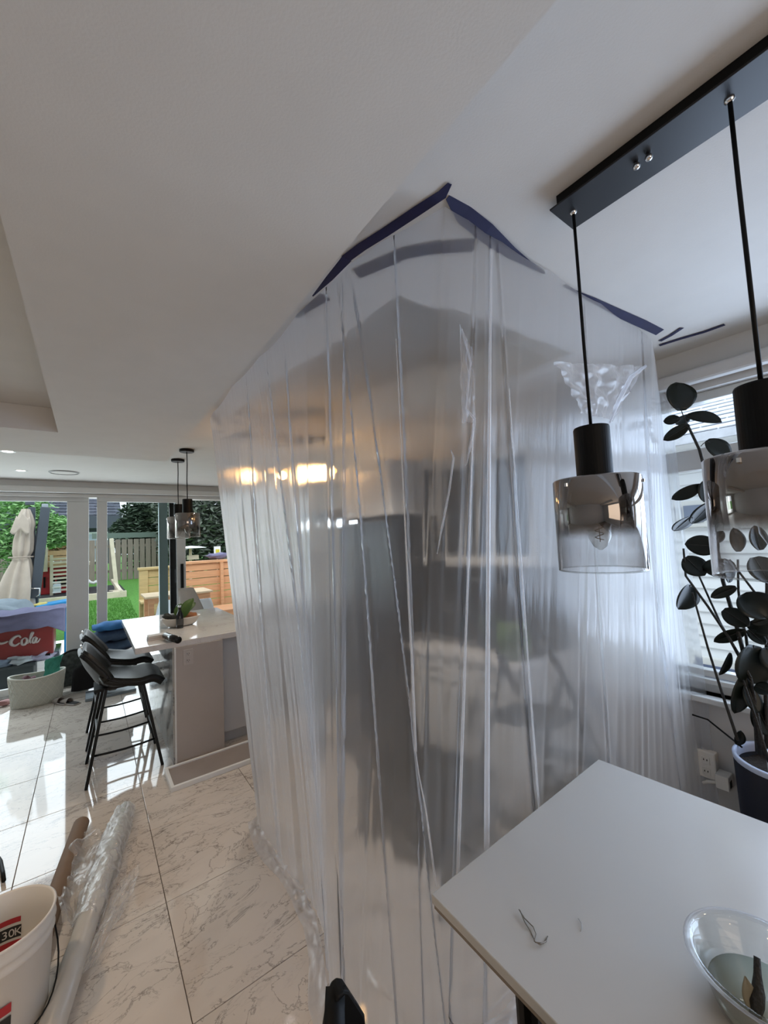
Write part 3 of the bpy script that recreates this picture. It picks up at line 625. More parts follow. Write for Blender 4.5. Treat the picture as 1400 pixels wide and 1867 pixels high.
def sheet(u, v):
    s = u*TL; off = 0; sd = s
    for (s0, s1, wt, wb) in pl:
        c = s0+(s1-s0)*v; wd = wt+(wb-wt)*v; x = s-c
        if abs(x) < wd*1.5:
            # fold back on itself: forward, back, forward
            k = x/(wd*1.5); sd = c+wd*1.5*(k-1.15*math.sin(PI*k)*math.cos(PI*k/2)**2) if False else c+wd*1.5*(k-.75*math.sin(PI*k)*(1-abs(k)))
            off += .007*math.sin(PI*k)*math.cos(PI*k/2)*(1 if v > .02 else 0)
    p = base(max(0, min(TL, sd)), v)
    e = .01; q = base(min(TL, s+e), v)-base(max(0, s-e), v); q.z = 0; q.normalize(); nr = Vector((q.y, -q.x, 0))
    amp = min(1, v*6)*(.35+.65*v)
    for (fs, sl, wd, am) in folds:
        x = (s-(fs+sl*v))/wd
        if abs(x) < 3: off += am*amp*math.exp(-abs(x)**1.4)*(0.6+.4*math.sin(7*v+fs*9))
    off += amp*(.030*noise.noise(Vector((s*2.2, v*1.1, 1)))+.010*noise.noise(Vector((s*6, v*1.2, 5)))+.0016*noise.noise(Vector((s*26, v*2.0, 9))))
    p = p+nr*off
    sag = .012*abs(math.sin(s*9+1))*math.exp(-v*25) if v < .3 else 0
    p.z = max(.004, p.z-sag)
    if p.x > 2.49: p.x = 2.49
    return p
t = thing('plastic_dust_sheet', (1.3, 1.0, 0), 'large translucent plastic dust sheet hung from ceiling to floor around the kitchen', 'plastic sheet')
MB().grid(sheet, NU, NV).build('hanging_film', M['film'], t, True)
# loose hem spread on the floor
def hem(u, v):
    s = ss[3]+(ss[10]-ss[3])*u; p = base(s, 1); q = base(min(TL, s+.01), 1)-base(max(0, s-.01), 1); q.normalize(); nr = Vector((q.y, -q.x, 0))
    r = .02+v*(.10+.05*noise.noise(Vector((s*3, 0, 2))))
    return Vector((p.x, p.y, .006+.022*(1-v)*(1+noise.noise(Vector((s*14, v*3, 0))))+.006*noise.noise(Vector((s*30, v*6, 4)))+.004))+nr*(-r if False else r*.6)
MB().grid(hem, 260, 10).build('floor_hem', M['filmc'], t, True)
# gathered swag near the right window, hanging in front of the sheet
def crumple(pts4, nu, nv, amp, fr, seed, nr=None):
    a, b, c, d = [Vector(p) for p in pts4]; nr = nr or -cf
    def f(u, v):
        p = (a*(1-u)+b*u)*(1-v)+(d*(1-u)+c*u)*v
        return p+nr*amp*(noise.noise(Vector((u*fr, v*fr*.5, seed)))+.5*noise.noise(Vector((u*fr*2.7, v*fr*1.2, seed+3))))+cr*amp*.5*noise.noise(Vector((u*fr, v*fr, seed+7)))
    return MB().grid(f, nu, nv)
yy = .63
crumple([at(1010, 660, 'y', yy), at(1174, 668, 'y', yy), at(1118, 768, 'y', yy), at(1062, 752, 'y', yy)], 36, 30, .02, 7, 3).build('gathered_swag', M['filmc'], t, True)
MB().tube([at(1176, 668, 'y', yy-.01), at(1150, 688, 'y', yy-.01), at(1128, 730, 'y', yy-.01), at(1112, 770, 'y', yy-.01)], [.006, .008, .007, .003], 8).build('twisted_fold', M['filmc'], t, True)
crumple([at(838, 590, 'y', .70), at(862, 640, 'y', .70), at(868, 770, 'y', .715), at(842, 770, 'y', .715)], 16, 50, .012, 6, 11).build('creased_flap', M['filmc'], t, True)
MB().tube([at(842, 600, 'y', .69), at(858, 660, 'y', .69), at(850, 745, 'y', .70), at(866, 765, 'y', .70), at(856, 820, 'y', .72), at(850, 850, 'y', .73)], [.002, .003, .003, .004, .003, .001], 6).tube([at(822, 820, 'y', .72), at(827, 835, 'y', .72), at(818, 900, 'y', .74), at(806, 960, 'y', .76), at(797, 1010, 'y', .77)], [.001, .003, .003, .003, .001], 6).build('crease_ridge', M['filmc'], t, True)
for k, (x0, y0, x1, y1) in enumerate(((885, 470, 886, 1550), (926, 700, 972, 1480), (858, 760, 826, 1640), (728, 620, 757, 1380), (757, 1380, 790, 1620))):
    s0, v0 = S_at(x0, y0); s1, v1 = S_at(x1, y1); ptsL = []
    for i in range(24):
        v = v0+(v1-v0)*i/23; s = s0+(s1-s0)*i/23; pp = base(s, v); q = base(min(TL, s+.01), v)-base(s-.01, v); q.z = 0; q.normalize()
        ptsL.append(pp+Vector((q.y, -q.x, 0))*(.016))
    wd = (.010, .004, .006, .004, .004)[k]
    MB().tube(ptsL, [wd*(.35+.65*i/23) for i in range(24)], 6, cap=False).build('pressed_fold', M['pressed'], t, True)
# right edge flap
crumple([(2.46, .80, 2.42), (2.485, .76, 2.3), (2.49, .715, .3), (2.46, .79, .02)], 10, 50, .02, 5, 21, Vector((-1, 0, 0))).build('edge_flap', M['film'], t, True)

t2_ = t
MB().grid(lambda u, v: Vector((2.40+.035*noise.noise(Vector((u*6, v*1.5, 33)))+.012*noise.noise(Vector((u*22, v*2, 35))), .81+.78*u+.03*v, 2.42*(1-v)+.01)), 90, 60).build('added_diffuser_film', M['film2'], t, True)  # extra milky layer added to spread the window light evenly

# blue masking tape
def strip(pts, wd, up=None, name='masking_tape', lab='', off=None, grp='blue masking tape strips'):
    pts = [Vector(p) for p in pts]; mb = MB(); vs = []
    up = Vector(up or (0, 0, 1))
    for i, p in enumerate(pts):
        d = (pts[min(i+1, len(pts)-1)]-pts[max(i-1, 0)]).normalized(); s_ = d.cross(up).normalized()
        ww = wd[i] if isinstance(wd, (list, tuple)) else wd
        vs += [p-s_*ww/2, p+s_*ww/2]
    mb.add(vs, [(2*i, 2*i+1, 2*i+3, 2*i+2) for i in range(len(pts)-1)])
    return tag(mb.build(name, M['tape'], smooth=False, solid=.0012), lab, 'tape', grp)
zt = ZC-.0035
def tz(l, z=zt): return [at(x, y, 'z', z) for x, y in l]
strip(tz([(820, 335), (806, 355), (760, 385), (700, 425), (660, 450), (630, 472)], zt), [.012, .03, .034, .034, .034, .034], lab='blue tape strip left of the sheet peak, running down to the soffit edge')
strip(tz([(632, 472), (600, 508), (570, 540)], ZS+.02), [.030, .022, .004], lab='short tapering blue tape strip along the soffit edge, left of the peak strip')
strip([at(x, y, 'z', z) for x, y, z in ((816, 360, zt), (845, 392, zt-.006), (885, 425, zt-.014), (930, 462, zt-.014), (990, 500, zt-.002))], [.012, .05, .055, .04, .008], up=(.0, .45, 1), lab='broad peeling blue tape strip right of the sheet peak')
strip([at(x, y, 'z', z) for x, y, z in ((1025, 522, zt), (1080, 548, zt-.003), (1130, 572, zt-.004), (1170, 590, zt-.004), (1203, 606, zt-.002))], [.008, .026, .034, .038, .036], up=(0, .3, 1), lab='blue tape strip on the ceiling behind the near pendant cord')
strip(tz([(1203, 622), (1222, 612), (1243, 598)]), .02, lab='short blue tape tab angled on the ceiling at the sheet corner')
strip(tz([(1202, 630), (1240, 618), (1285, 605), (1321, 592)]), .022, lab='long narrow blue tape strip on the ceiling above the window')
strip(tz([(655, 503), (700, 485), (745, 466), (800, 458), (862, 452)]), [.06, .06, .06, .06, .06], lab='wide blue tape strip seen through the sheet below the peak')
strip(tz([(556, 583), (563, 568), (580, 556), (600, 546)]), [.02, .05, .06, .05], lab='small blue tape scrap behind the sheet near the soffit edge')
strip([at(x, y, 'z', 2.50) for x, y in ((405, 752), (425, 764), (446, 776))], .07, lab='faded blue tape scrap behind the sheet at its far left corner')
strip(tz([(528, 713), (540, 718)]), .05, lab='tiny blue tape scrap seen through the sheet, left of centre')
strip([at(1138, 700, 'y', .70), at(1145, 705, 'y', .70), at(1147, 715, 'y', .70)], .012, lab='tiny blue tape tip poking from the gathered swag')

# ------------------------------------------------------------------ kitchen behind the sheet
t = thing('base_cabinet_run', (2.2, 1.9, 0), 'pale lower kitchen cabinets seen hazily through the sheet, right of the fridge', 'cabinet')
MB().box(1.93, 2.49, 1.55, 2.32, .10, .90).box(1.99, 2.49, 1.55, 2.32, 0, .10).build('carcass', M['cabw'], t)
for k in range(2):
    y0 = 1.555+k*.383
    dr = MB().box(1.908, 1.93, y0+.004, y0+.379, .73, .895).build('drawer', M['cabw'], t, bevel=.002)
    MB().tube([(1.885, y0+.16, .81), (1.885, y0+.28, .81)], .006, 8).build('handle', M['blackm'], dr)
    dr = MB().box(1.908, 1.93, y0+.004, y0+.379, .11, .722).build('door', M['cabw'], t, bevel=.002)
    hy = y0+.34 if k == 0 else y0+.06
    MB().tube([(1.885, hy, .46), (1.885, hy, .70)], .008, 8).build('handle', M['blackm'], dr)
tag(MB().box(1.89, 2.49, 1.54, 2.325, .90, .94).build('worktop', M['counter'], bevel=.003), 'marble worktop on the hazy lower cabinets', 'worktop')
t = thing('countertop_microwave', (2.25, 1.6, .94), 'dark boxy countertop appliance behind the ladder rail', 'appliance')
MB().box(2.08, 2.44, 1.57, 1.86, .94, 1.24).build('appliance_body', M['dark'], t, bevel=.02)
MB().box(2.06, 2.08, 1.60, 1.83, .98, 1.2).build('glass_door', M['black'], t, bevel=.004)
t = thing('countertop_oven', (2.25, 2.1, .94), 'dark countertop oven with a steel handle, beside the fridge', 'appliance')
MB().box(2.04, 2.42, 1.90, 2.28, .94, 1.22).build('appliance_body', M['dark'], t, bevel=.02)
MB().tube([(2.02, 1.95, 1.17), (2.02, 2.23, 1.17)], .01, 8).build('handle', M['steel'], t)
tag(blob((1.98, 1.63, 1.05), .07, .09, .12, nz=.3, sd=4).build('green_cloth', M['avocado'], smooth=True), 'dull green bundle behind the ladder rail', 'cloth')
t = thing('upper_cabinet', (2.3, 1.9, 1.5), 'pale upper kitchen cabinet with dark glass doors seen through the sheet', 'cabinet')
MB().box(2.17, 2.49, 1.55, 2.32, 1.45, 2.24).build('carcass', M['cabw'], t)
for (y0, y1) in ((1.555, 1.93), (1.94, 2.315)):
    dr = MB().box(2.148, 2.17, y0, y1, 1.46, 2.235).build('door', M['cabw'], t, bevel=.002)
    MB().box(2.142, 2.149, y0+.06, y1-.06, 1.53, 2.15).build('glass_panel', M['dark'], dr)
struct('wall_kitchen_bulkhead', MB().box(2.30, 2.498, 1.45, 3.9, 2.25, 2.549), M['wall'])
t = thing('refrigerator', (2.18, 2.67, 0), 'tall dark refrigerator seen hazily through the middle of the sheet', 'refrigerator')
MB().box(1.89, 2.48, 2.34, 3.0, .03, 1.80).build('fridge_body', M['dark'], t, bevel=.01)
for k, (y0, y1) in enumerate(((2.345, 2.665), (2.675, 2.995))):
    d_ = MB().box(1.86, 1.89, y0, y1, .62, 1.795).build('door', M['dark'], t, bevel=.008)
    hy = y1-.04 if k == 0 else y0+.04
    MB().tube([(1.82, hy, .8), (1.82, hy, 1.6)], .011, 8).build('handle', M['steel'], d_)
MB().box(1.86, 1.89, 2.345, 2.995, .05, .61).build('freezer_drawer', M['dark'], t, bevel=.008)
tag(MB().box(1.92, 2.48, 2.34, 3.0, 1.83, 2.24).build('bridge_cabinet', M['cabw'], bevel=.004), 'pale cabinet above the refrigerator', 'cabinet')
t = thing('range_hood', (1.9, 3.2, 1.8), 'small cool lit hood lamp glowing through the sheet beside the fridge', 'hood')
MB().box(1.80, 2.40, 3.02, 3.14, 1.82, 1.92).build('hood_body', M['steel'], t, bevel=.004)
lp = at(644, 952, 'x', 1.795)
MB().cbox(lp, (.012, .13, .035)).build('lamp_lens', M['cool_l'], t, bevel=.01)
# dark bag and bin on kitchen floor
t = thing('black_storage_box', (1.62, 1.85, 0), 'dark box on the floor behind the sheet, left of the ladder', 'box')
MB().box(1.42, 1.80, 1.72, 2.12, 0, .34).build('box_body', M['dark'], t, bevel=.02)
MB().prism([(1.40, 1.70, .34), (1.82, 1.70, .34), (1.82, 2.14, .34), (1.40, 2.14, .34)], (0, 0, .03)).build('lid', M['black'], t, bevel=.01)
# hanging jacket / dark shapes in the left haze
t = thing('tall_oven_column', (1.30, 4.3, 0), 'dim grey tall appliance column deep behind the left of the sheet', 'appliance')
MB().box(1.55, 2.1, 3.75, 4.35, .0, 1.55).build('column_body', M['steel'], t, bevel=.01)
MB().box(1.58, 2.07, 3.72, 3.75, .85, 1.45).build('oven_door', M['dark'], t, bevel=.006)
# warm lamps
for k, (px, lab) in enumerate(((512, 'warm glowing double lamp seen through the left of the sheet'), (610, 'warm glowing lamp seen through the sheet, right of the double one'))):
    p = at(px, 858, 'y', 3.15+.0*k); t = thing('warm_ceiling_lamp', p, lab, 'lamp', 'warm lamps behind the sheet')
    for dx in ((-.05, .05) if k == 0 else (0,)):
        blob(p+Vector((dx, 0, 0)), .022, .022, .026, nz=0).build('bulb', M['bulb'], t, True)
    MB().tube([p+Vector((0, 0, .02)), (p.x, p.y, 2.55)], .006, 8).build('stem', M['blackm'], t)
    MB().lathe([(.001, 0), (.07, 0), (.07, .02), (.001, .02)], (p.x, p.y, 2.53), 24).build('canopy', M['blackm'], t)
    pl_ = bpy.data.lights.new('warm_lamp_glow', 'POINT'); pl_.energy = 5; pl_.color = (1, .55, .2); pl_.shadow_soft_size = .05
    po_ = bpy.data.objects.new('warm_lamp_glow', pl_); COL.objects.link(po_); po_.location = p+Vector((0, -.08, -.05))
    if k == 0: MB().tube([p+Vector((-.07, 0, .02)), p+Vector((.07, 0, .02))], .006, 8).build('crossbar', M['blackm'], t)

# step ladder
t = thing('step_ladder', (1.8, 1.35, 0), 'black folding step ladder standing just behind the sheet', 'ladder')
yA, yB = 1.17, 1.50
TA, TB = Vector((1.585, yA, 1.40)), Vector((1.585, yB, 1.40))
SA = [at(923, 1067, 'y', yA), at(957, 1131, 'y', yA), at(1026, 1286, 'y', yA), at(1064, 1363, 'y', yA)]
dA = (SA[3]-SA[1]); kz = -SA[3].z/dA.z; footA = SA[3]+dA*kz
SB = [at(860, 1130, 'y', yB), at(934, 1311, 'y', yB)]; dB = SB[1]-SB[0]; footB = SB[1]+dB*(-SB[1].z/dB.z); topB = SB[0]-dB*.45
SA[0] = SA[0]
MB().tube(SA+[footA], .017, 10).build('stile', M['blackm'], t, True)
MB().tube([at(835, 1095, 'y', yB), at(833, 1060, 'y', yB), SB[0]*.0+at(845, 1075, 'y', yB)*.0+at(833, 1052, 'y', yB), at(863, 1049, 'y', (yA+yB)/2), at(893, 1047, 'y', yA+.05), SA[0]], .018, 10).build('top_rail', M['blackm'], t, True)
MB().tube([at(835, 1095, 'y', yB), SB[0], SB[1], footB], .017, 10).build('stile', M['blackm'], t, True)
def stA(z): a, b = SA[1], footA; k = (a.z-z)/(a.z-b.z); return a.lerp(b, k)
def stB(z): a, b = SB[0], footB; k = (a.z-z)/(a.z-b.z); return a.lerp(b, k)
for z, dp in ((.74, .28), (.48, .10), (.24, .10)):
    p, q = stA(z), stB(z); ex = Vector((-dp, 0, 0))
    MB().prism([p, q, q+ex, p+ex], (0, 0, .03)).build('step', M['blackm'], t, bevel=.006)
for (p, y) in ((stA(.98), yA), (stB(.98), yB)):
    f_ = Vector((p.x-.52, y, 0)); MB().tube([p, f_], .014, 8).build('rear_leg', M['blackm'], t, True)
MB().tube([Vector((stA(.98).x-.40, yA, .22)), Vector((stB(.98).x-.40, yB, .22))], .010, 8).build('brace', M['blackm'], t, True)

# ------------------------------------------------------------------ rubber plant, pot, socket by the window
pc = Vector((2.305, .42, 0))
t = thing('plant_pot', pc, 'tall navy cylindrical plant pot with a pale rim by the window wall', 'plant pot')
MB().lathe([(.001, 0), (.150, 0), (.155, .01), (.170, .655), (.162, .655), (.158, .60), (.001, .60)], pc, 48).build('pot_body', M['pot'], t, True)
MB().lathe([(.171, .640), (.172, .658), (.160, .661), (.156, .645), (.156, .62)], pc, 48).build('pot_rim', M['potrim'], t, True)
MB().grid(lambda u, v: Vector((pc.x+.155*v*math.cos(2*PI*u), pc.y+.155*v*math.sin(2*PI*u), .605+.012*noise.noise(Vector((v*9*math.cos(2*PI*u), v*9*math.sin(2*PI*u), 0))))), 33, 10).build('soil', M['soil'], t, True)
t = thing('rubber_plant', pc+Vector((0, 0, .6)), 'tall rubber plant with dark glossy oval leaves in the navy pot', 'plant')
PX = 2.26
def st(pts, r, x=PX):
    P_ = [at(a, b, 'x', x) for a, b in pts]; out = []
    for i in range(len(P_)-1):
        for k in range(4): out.append(P_[i].lerp(P_[i+1], k/4))
    out.append(P_[-1]); MB().tube(out, [r*(.6+.4*i/len(out)) for i in range(len(out))], 8).build('stem', M['stem'], t, True)
st([(1254, 776), (1268, 805), (1275, 820), (1288, 868), (1297, 925), (1303, 975), (1318, 1060), (1345, 1150), (1368, 1240), (1385, 1375)], .009)
st([(1246, 1000), (1250, 1050), (1290, 1105), (1330, 1165), (1368, 1235), (1380, 1300), (1392, 1375)], .0075, 2.24)
st([(1262, 1080), (1290, 1180), (1315, 1260), (1345, 1350)], .0065, 2.22)
st([(1272, 1045), (1290, 1085), (1315, 1140), (1345, 1190), (1375, 1290), (1380, 1370)], .0065, 2.28)
st([(1345, 1020), (1346, 1075), (1352, 1130), (1360, 1160), (1372, 1260), (1390, 1370)], .007, 2.30)
st([(1355, 1240), (1378, 1310), (1402, 1390)], .006, 2.21)
st([(1398, 1020), (1398, 1150), (1396, 1260), (1398, 1370)], .009, 2.33)
st([(1330, 1020), (1372, 1075), (1398, 1110)], .006, 2.27)
st([(1277, 814), (1283, 808), (1292, 805)], .0025); st([(1242, 748), (1246, 760), (1252, 772)], .003)
leaves = [((1242, 749), (1233, 696), 42), ((1252, 757), (1316, 769), 21), ((1240, 764), (1209, 768), 15), ((1256, 774), (1209, 803), 19), ((1256, 756), (1233, 775), 17),
 ((1288, 803), (1330, 838), 32), ((1279, 884), (1224, 911), 20), ((1287, 876), (1284, 916), 24), ((1299, 914), (1260, 955), 34), ((1259, 942), (1228, 968), 32), ((1312, 996), (1248, 992), 32),
 ((1338, 1026), (1281, 1040), 40), ((1258, 1066), (1238, 1112), 38), ((1249, 1016), (1285, 1050), 32), ((1342, 1070), (1295, 1089), 20), ((1318, 1112), (1366, 1142), 28), ((1352, 1084), (1398, 1128), 46),
 ((1359, 1148), (1301, 1170), 22), ((1364, 1148), (1396, 1176), 18), ((1374, 1176), (1358, 1248), 60), ((1355, 1232), (1340, 1302), 27), ((1331, 1190), (1312, 1232), 14), ((1372, 1137), (1404, 1128), 15),
 ((1374, 1016), (1403, 1064), 44), ((1376, 1280), (1404, 1340), 46), ((1376, 1250), (1408, 1264), 22), ((1343, 1358), (1351, 1332), 15), ((1346, 1006), (1338, 962), 22), ((1386, 1003), (1374, 958), 28),
 ((1330, 1062), (1322, 1018), 22), ((1300, 990), (1318, 968), 18), ((1362, 1140), (1420, 1150), 24), ((1396, 1180), (1430, 1230), 40), ((1360, 1250), (1382, 1300), 24)]
lab_m = {5: 0}
for k, (a, b, w_) in enumerate(leaves):
    x = PX+random.uniform(-.05, .05); A, B = at(*a, 'x', x), at(*b, 'x', x+random.uniform(-.03, .03))
    dep = (A-Vector((0, 0, H))).dot(cf); ww = w_/FPX*dep
    nr = (-cf+cr*random.uniform(-.25, .25)+cu*random.uniform(-.2, .2)).normalized()
    f, n1, n2 = leafgrid(A, B, ww*1.22, 7, 12, cup=random.uniform(.1, .3), nrm=nr, curl=random.uniform(-.05, .08))
    lf = MB().grid(f, n1, n2).build('leaf', M['leaf'], t, True, solid=.0014)
    MB().tube([A.lerp(B, q)+nr*.0015 for q in (0, .35, .7, .95)], [.0022, .0018, .0013, .0006], 5).build('midrib', M['stem'], lf)
t2 = thing('white_tube_marker', pc+Vector((-.02, -.03, .61)), 'white plastic tube standing in the plant pot soil', 'tube')
p = Vector((2.27, .455, .61)); MB().lathe([(.014, 0), (.014, .085), (.020, .085), (.020, 0)], p, 20).build('tube_wall', M['plast'], t2, True)
MB().lathe([(.0135, .08), (.0205, .088), (.0205, .08)], p, 20).build('tube_lip', M['potrim'], t2, True)
# cable and charger
pts = [at(1262, 1303, 'x', 2.44), at(1290, 1312, 'x', 2.44), at(1310, 1328, 'x', 2.42), at(1340, 1352, 'x', 2.36), at(1352, 1362, 'x', 2.30)]
tag(MB().tube(pts, .004, 8).build('power_cable', M['black'], smooth=True), 'thin black cable running from the plastic sheet into the plant pot', 'cable')
oc = at(1290, 1392, 'x', WX-.02)
t = thing('wall_outlet', (WX, oc.y, oc.z), 'white raised socket box low on the window wall beside the sheet', 'outlet')
MB().box(WX-.045, WX, oc.y-.04, oc.y+.05, oc.z-.062, oc.z+.066).build('outlet_box', M['plast'], t, bevel=.006)
for dz in (-.03, .024):
    f_ = MB().box(WX-.048, WX-.045, oc.y-.017, oc.y+.017, oc.z+dz-.017, oc.z+dz+.017).build('socket', M['plast'], t, bevel=.001)
    MB().box(WX-.0495, WX-.0478, oc.y-.008, oc.y-.005, oc.z+dz, oc.z+dz+.008).box(WX-.0495, WX-.0478, oc.y+.005, oc.y+.008, oc.z+dz, oc.z+dz+.008).build('slot', M['black'], f_)
cc = at(1316, 1425, 'x', WX-.06)
t = thing('plug_charger', cc, 'white cube charger plugged in below the socket box', 'charger')
MB().box(WX-.075, WX-.005, cc.y-.030, cc.y+.022, cc.z-.032, cc.z+.032).build('charger_body', M['plast'], t, bevel=.003)
MB().box(WX-.06, WX-.03, cc.y-.0312, cc.y-.0298, cc.z-.022, cc.z+.01).build('port', M['black'], t)
MB().tube([(WX-.05, cc.y+.022, cc.z-.02), (WX-.05, cc.y+.06, cc.z-.03), (WX-.04, cc.y+.08, cc.z-.05)], .008, 10).build('plug', M['plast'], t, True)

# ------------------------------------------------------------------ floor clutter, near left
a_, b_ = Vector((-.245, 1.55, .042)), Vector((at(148, 1502, 'z', .042)))
a_ = at(10, 1900, 'z', .042)
t = thing('cardboard_tube', (a_+b_)/2, 'long brown cardboard tube on the floor beside the bucket', 'tube')
d = (b_-a_).normalized()
MB().tube([a_, b_], .040, 28, cap=False).build('tube_wall', M['brown'], t, True)
MB().tube([a_, b_], .035, 28, cap=False).build('inner_wall', M['brown'], t, True)
MB().tube([b_-d*.03, b_-d*.028], .037, 28).build('end_shadow_disc', mat('tube_shadow', (.07, .045, .03), .9), t)  # dark disc painted as the shade inside the hollow tube
a2, b2 = at(85, 1900, 'z', .048), at(228, 1476, 'z', .048)
t = thing('plastic_film_roll', (a2+b2)/2, 'roll of clear plastic film in loose wrapping, right of the cardboard tube', 'film roll')
MB().tube([a2, b2], .043, 28).build('roll_core', mat('white_film_roll', (.50, .49, .46), .3, var=.06, coat=.5), t, True)
d2 = (b2-a2); L2 = d2.length; d2n = d2.normalized(); sd2 = d2n.cross(Vector((0, 0, 1))).normalized()
def wrapf(u, v):
    th = 2*PI*u; k = noise.noise(Vector((math.cos(th)*2.2, math.sin(th)*2.2, v*9)))+.5*noise.noise(Vector((math.cos(th)*5, math.sin(th)*5, v*22+4)))
    r = .052+.016*k+.012*math.sin(PI*v)-(.03 if v > .97 else 0)
    p = a2+d2*(.36+.66*v)
    pz = p+sd2*(r*math.cos(th))+Vector((0, 0, 1))*(r*math.sin(th)*.95)
    pz.z = max(.004, pz.z); return pz
MB().grid(wrapf, 49, 110).build('loose_wrapping', M['wrap'], t, True)
def wing(c0, c1, out, amp, seed, nu=46, nv=30):
    def f(u, v):
        p = c0.lerp(c1, u)+out*(v*(.55+.45*math.sin(PI*u+.3)))
        h_ = .012+amp*(.55+.8*noise.noise(Vector((u*4, v*3, seed)))+.22*noise.noise(Vector((u*13, v*4, seed))))*(.4+v)
        p = Vector((p.x, p.y, max(.004, h_+.035*(1-v)))); return p+sd2*.01*noise.noise(Vector((u*9, v*9, seed+5)))
    return MB().grid(f, nu, nv)
wing(at(200, 1530, 'z', .03), at(150, 1700, 'z', .03), at(92, 1605, 'z', .05)-at(170, 1610, 'z', .05), .065, 2).build('wrapping_flap', M['wrap'], t, True)
wing(at(215, 1620, 'z', .03), at(140, 1800, 'z', .03), at(262, 1590, 'z', .05)-at(205, 1660, 'z', .05), .028, 8).build('wrapping_flap', M['wrap'], t, True)
# bucket
rc = at(92, 1622, 'z', .37)
bk = Vector((rc.x-.135, rc.y-.065, 0))
t = thing('plastic_bucket', bk, 'white ribbed plastic bucket with red and black print at the left edge', 'bucket')
MB().lathe([(.001, .004), (.125, .004), (.13, 0), (.133, .01), (.148, .29), (.154, .295), (.149, .302), (.150, .325), (.157, .33), (.152, .337), (.154, .366), (.158, .372), (.152, .376), (.148, .370), (.144, .30), (.1395, .25), (.127, .012), (.001, .010)], bk, 56).build('bucket_wall', M['plast'], t, True)
def decal(R0, R1, a0, a1, z0, z1, m_, inside, name='printed_band', par=None):
    n_ = 10
    def f(u, v):
        a = a0+(a1-a0)*u; z = z0+(z1-z0)*v; r = R0+(R1-R0)*(z/.37); return Vector((bk.x+r*math.cos(a), bk.y+r*math.sin(a), z))
    return MB().grid(f, n_, 3).build(name, m_, par or t, True)
# inside print (far wall as seen): red / black lettered box / red
aC = math.atan2(bk.y, bk.x)-.05
decal(.1235, .1465, aC-.40, aC+.45, .262, .280, M['print_'], True)
decal(.1235, .1465, aC-.44, aC+.40, .180, .203, M['print_'], True)
kb = decal(.1232, .1462, aC-.42, aC+.42, .212, .252, M['printk'], True)
def text(body, size, mtx, m_, parent, name='lettering', ext=.0004):
    cu_ = bpy.data.curves.new(name, 'FONT'); cu_.body = body; cu_.size = size; cu_.extrude = ext; cu_.align_x = 'CENTER'; cu_.align_y = 'CENTER'
    tmp = bpy.data.objects.new('tmp', cu_); COL.objects.link(tmp); bpy.context.view_layer.update()
    me = bpy.data.meshes.new_from_object(tmp.evaluated_get(bpy.context.evaluated_depsgraph_get())); bpy.data.objects.remove(tmp)
    me.materials.append(m_); o = bpy.data.objects.new(name, me); COL.objects.link(o); o.parent = parent
    p, L = parent, Vector((0, 0, 0))
    while p: L += p.location; p = p.parent
    o.matrix_local = Matrix.Translation(-L) @ mtx; return o
def frame(c, xdir, up):
    x = Vector(xdir).normalized(); z = x.cross(Vector(up)).normalized(); y = z.cross(x)
    return Matrix(((x.x, y.x, z.x, c[0]), (x.y, y.y, z.y, c[1]), (x.z, y.z, z.z, c[2]), (0, 0, 0, 1)))
for k, ch in enumerate('GEL-30K'[::-1] if False else 'GE-30K'):
    a = aC+.36-.72*k/5; R_ = .134; c = (bk.x+R_*math.cos(a), bk.y+R_*math.sin(a), .232)
    text(ch, .038, frame(c, (math.sin(a), -math.cos(a), 0), (0, 0, 1)), M['printw'], t)
decal(.1345, .1585, -1.22, -2.0, .17, .20, M['print_'], False); decal(.1345, .1585, -1.22, -2.0, .13, .16, M['printk'], False)
hp = [Vector((bk.x+.150*math.cos(a), bk.y+.150*math.sin(a), 0)) for a in (-.05, PI-.05)]
pts = []
for k in range(21):
    th = PI*k/20; c = math.cos(th); s_ = math.sin(th)
    ax = Vector((math.cos(-.05+.75), math.sin(-.05+.75), 0)); sd = Vector((ax.y, -ax.x, 0))
    pts.append(Vector((bk.x, bk.y, .30))+ax*(.162*c)+sd*(.165*s_)+Vector((0, 0, -.22*s_)))
MB().tube(pts, .0028, 8).build('wire_handle', M['blackm'], t, True)
for s_ in (1, -1):
    MB().cbox(Vector((bk.x, bk.y, .30))+ax*(.158*s_), (.02, .03, .045), .7).build('handle_ear', M['plast'], t, bevel=.004)
# black thing behind bucket at left edge
pts = [at(x, y, 'z', .02) for x, y in ((-14, 1556), (-6, 1560), (1, 1570), (5, 1590), (7, 1606))]
tag(MB().tube(pts, .009, 8).build('black_cable_loop', M['black'], smooth=True), 'end of a thick black cable on the floor behind the bucket', 'cable')

# ------------------------------------------------------------------ door-side clutter
bc2 = Vector((-.47, 6.02, 0))
t = thing('woven_basket', bc2, 'oval white woven basket with a diamond pattern by the patio door', 'basket')
def bskf(u, v):
    th = 2*PI*u; rx, ry = .215+.03*v, .13+.02*v; z = .30*v+.035*math.cos(th)*v*v*0+.03*(math.cos(th)**2)*v
    return Vector((bc2.x+rx*math.cos(th)*.98, bc2.y+ry*math.sin(th), z))
MB().grid(bskf, 49, 14).build('basket_wall', M['rope'], t, True, solid=.012)
MB().tube([bskf(k/48, 1) for k in range(49)], .009, 8).build('basket_rim', M['ropel'], t, True)
mb = MB()
for sgn in (-1, 1):
    for k in range(22):
        pts = [bskf(((k+sgn*q*3.2)/22) % 1, q*.92+.04) for q in [i/8 for i in range(9)]]
        pts = [Vector((bc2.x+(p.x-bc2.x)*1.035, bc2.y+(p.y-bc2.y)*1.05, p.z)) for p in pts]; mb.tube(pts, .0022, 4)
mb.build('diamond_pattern', M['ropel'], t, kind='stuff')
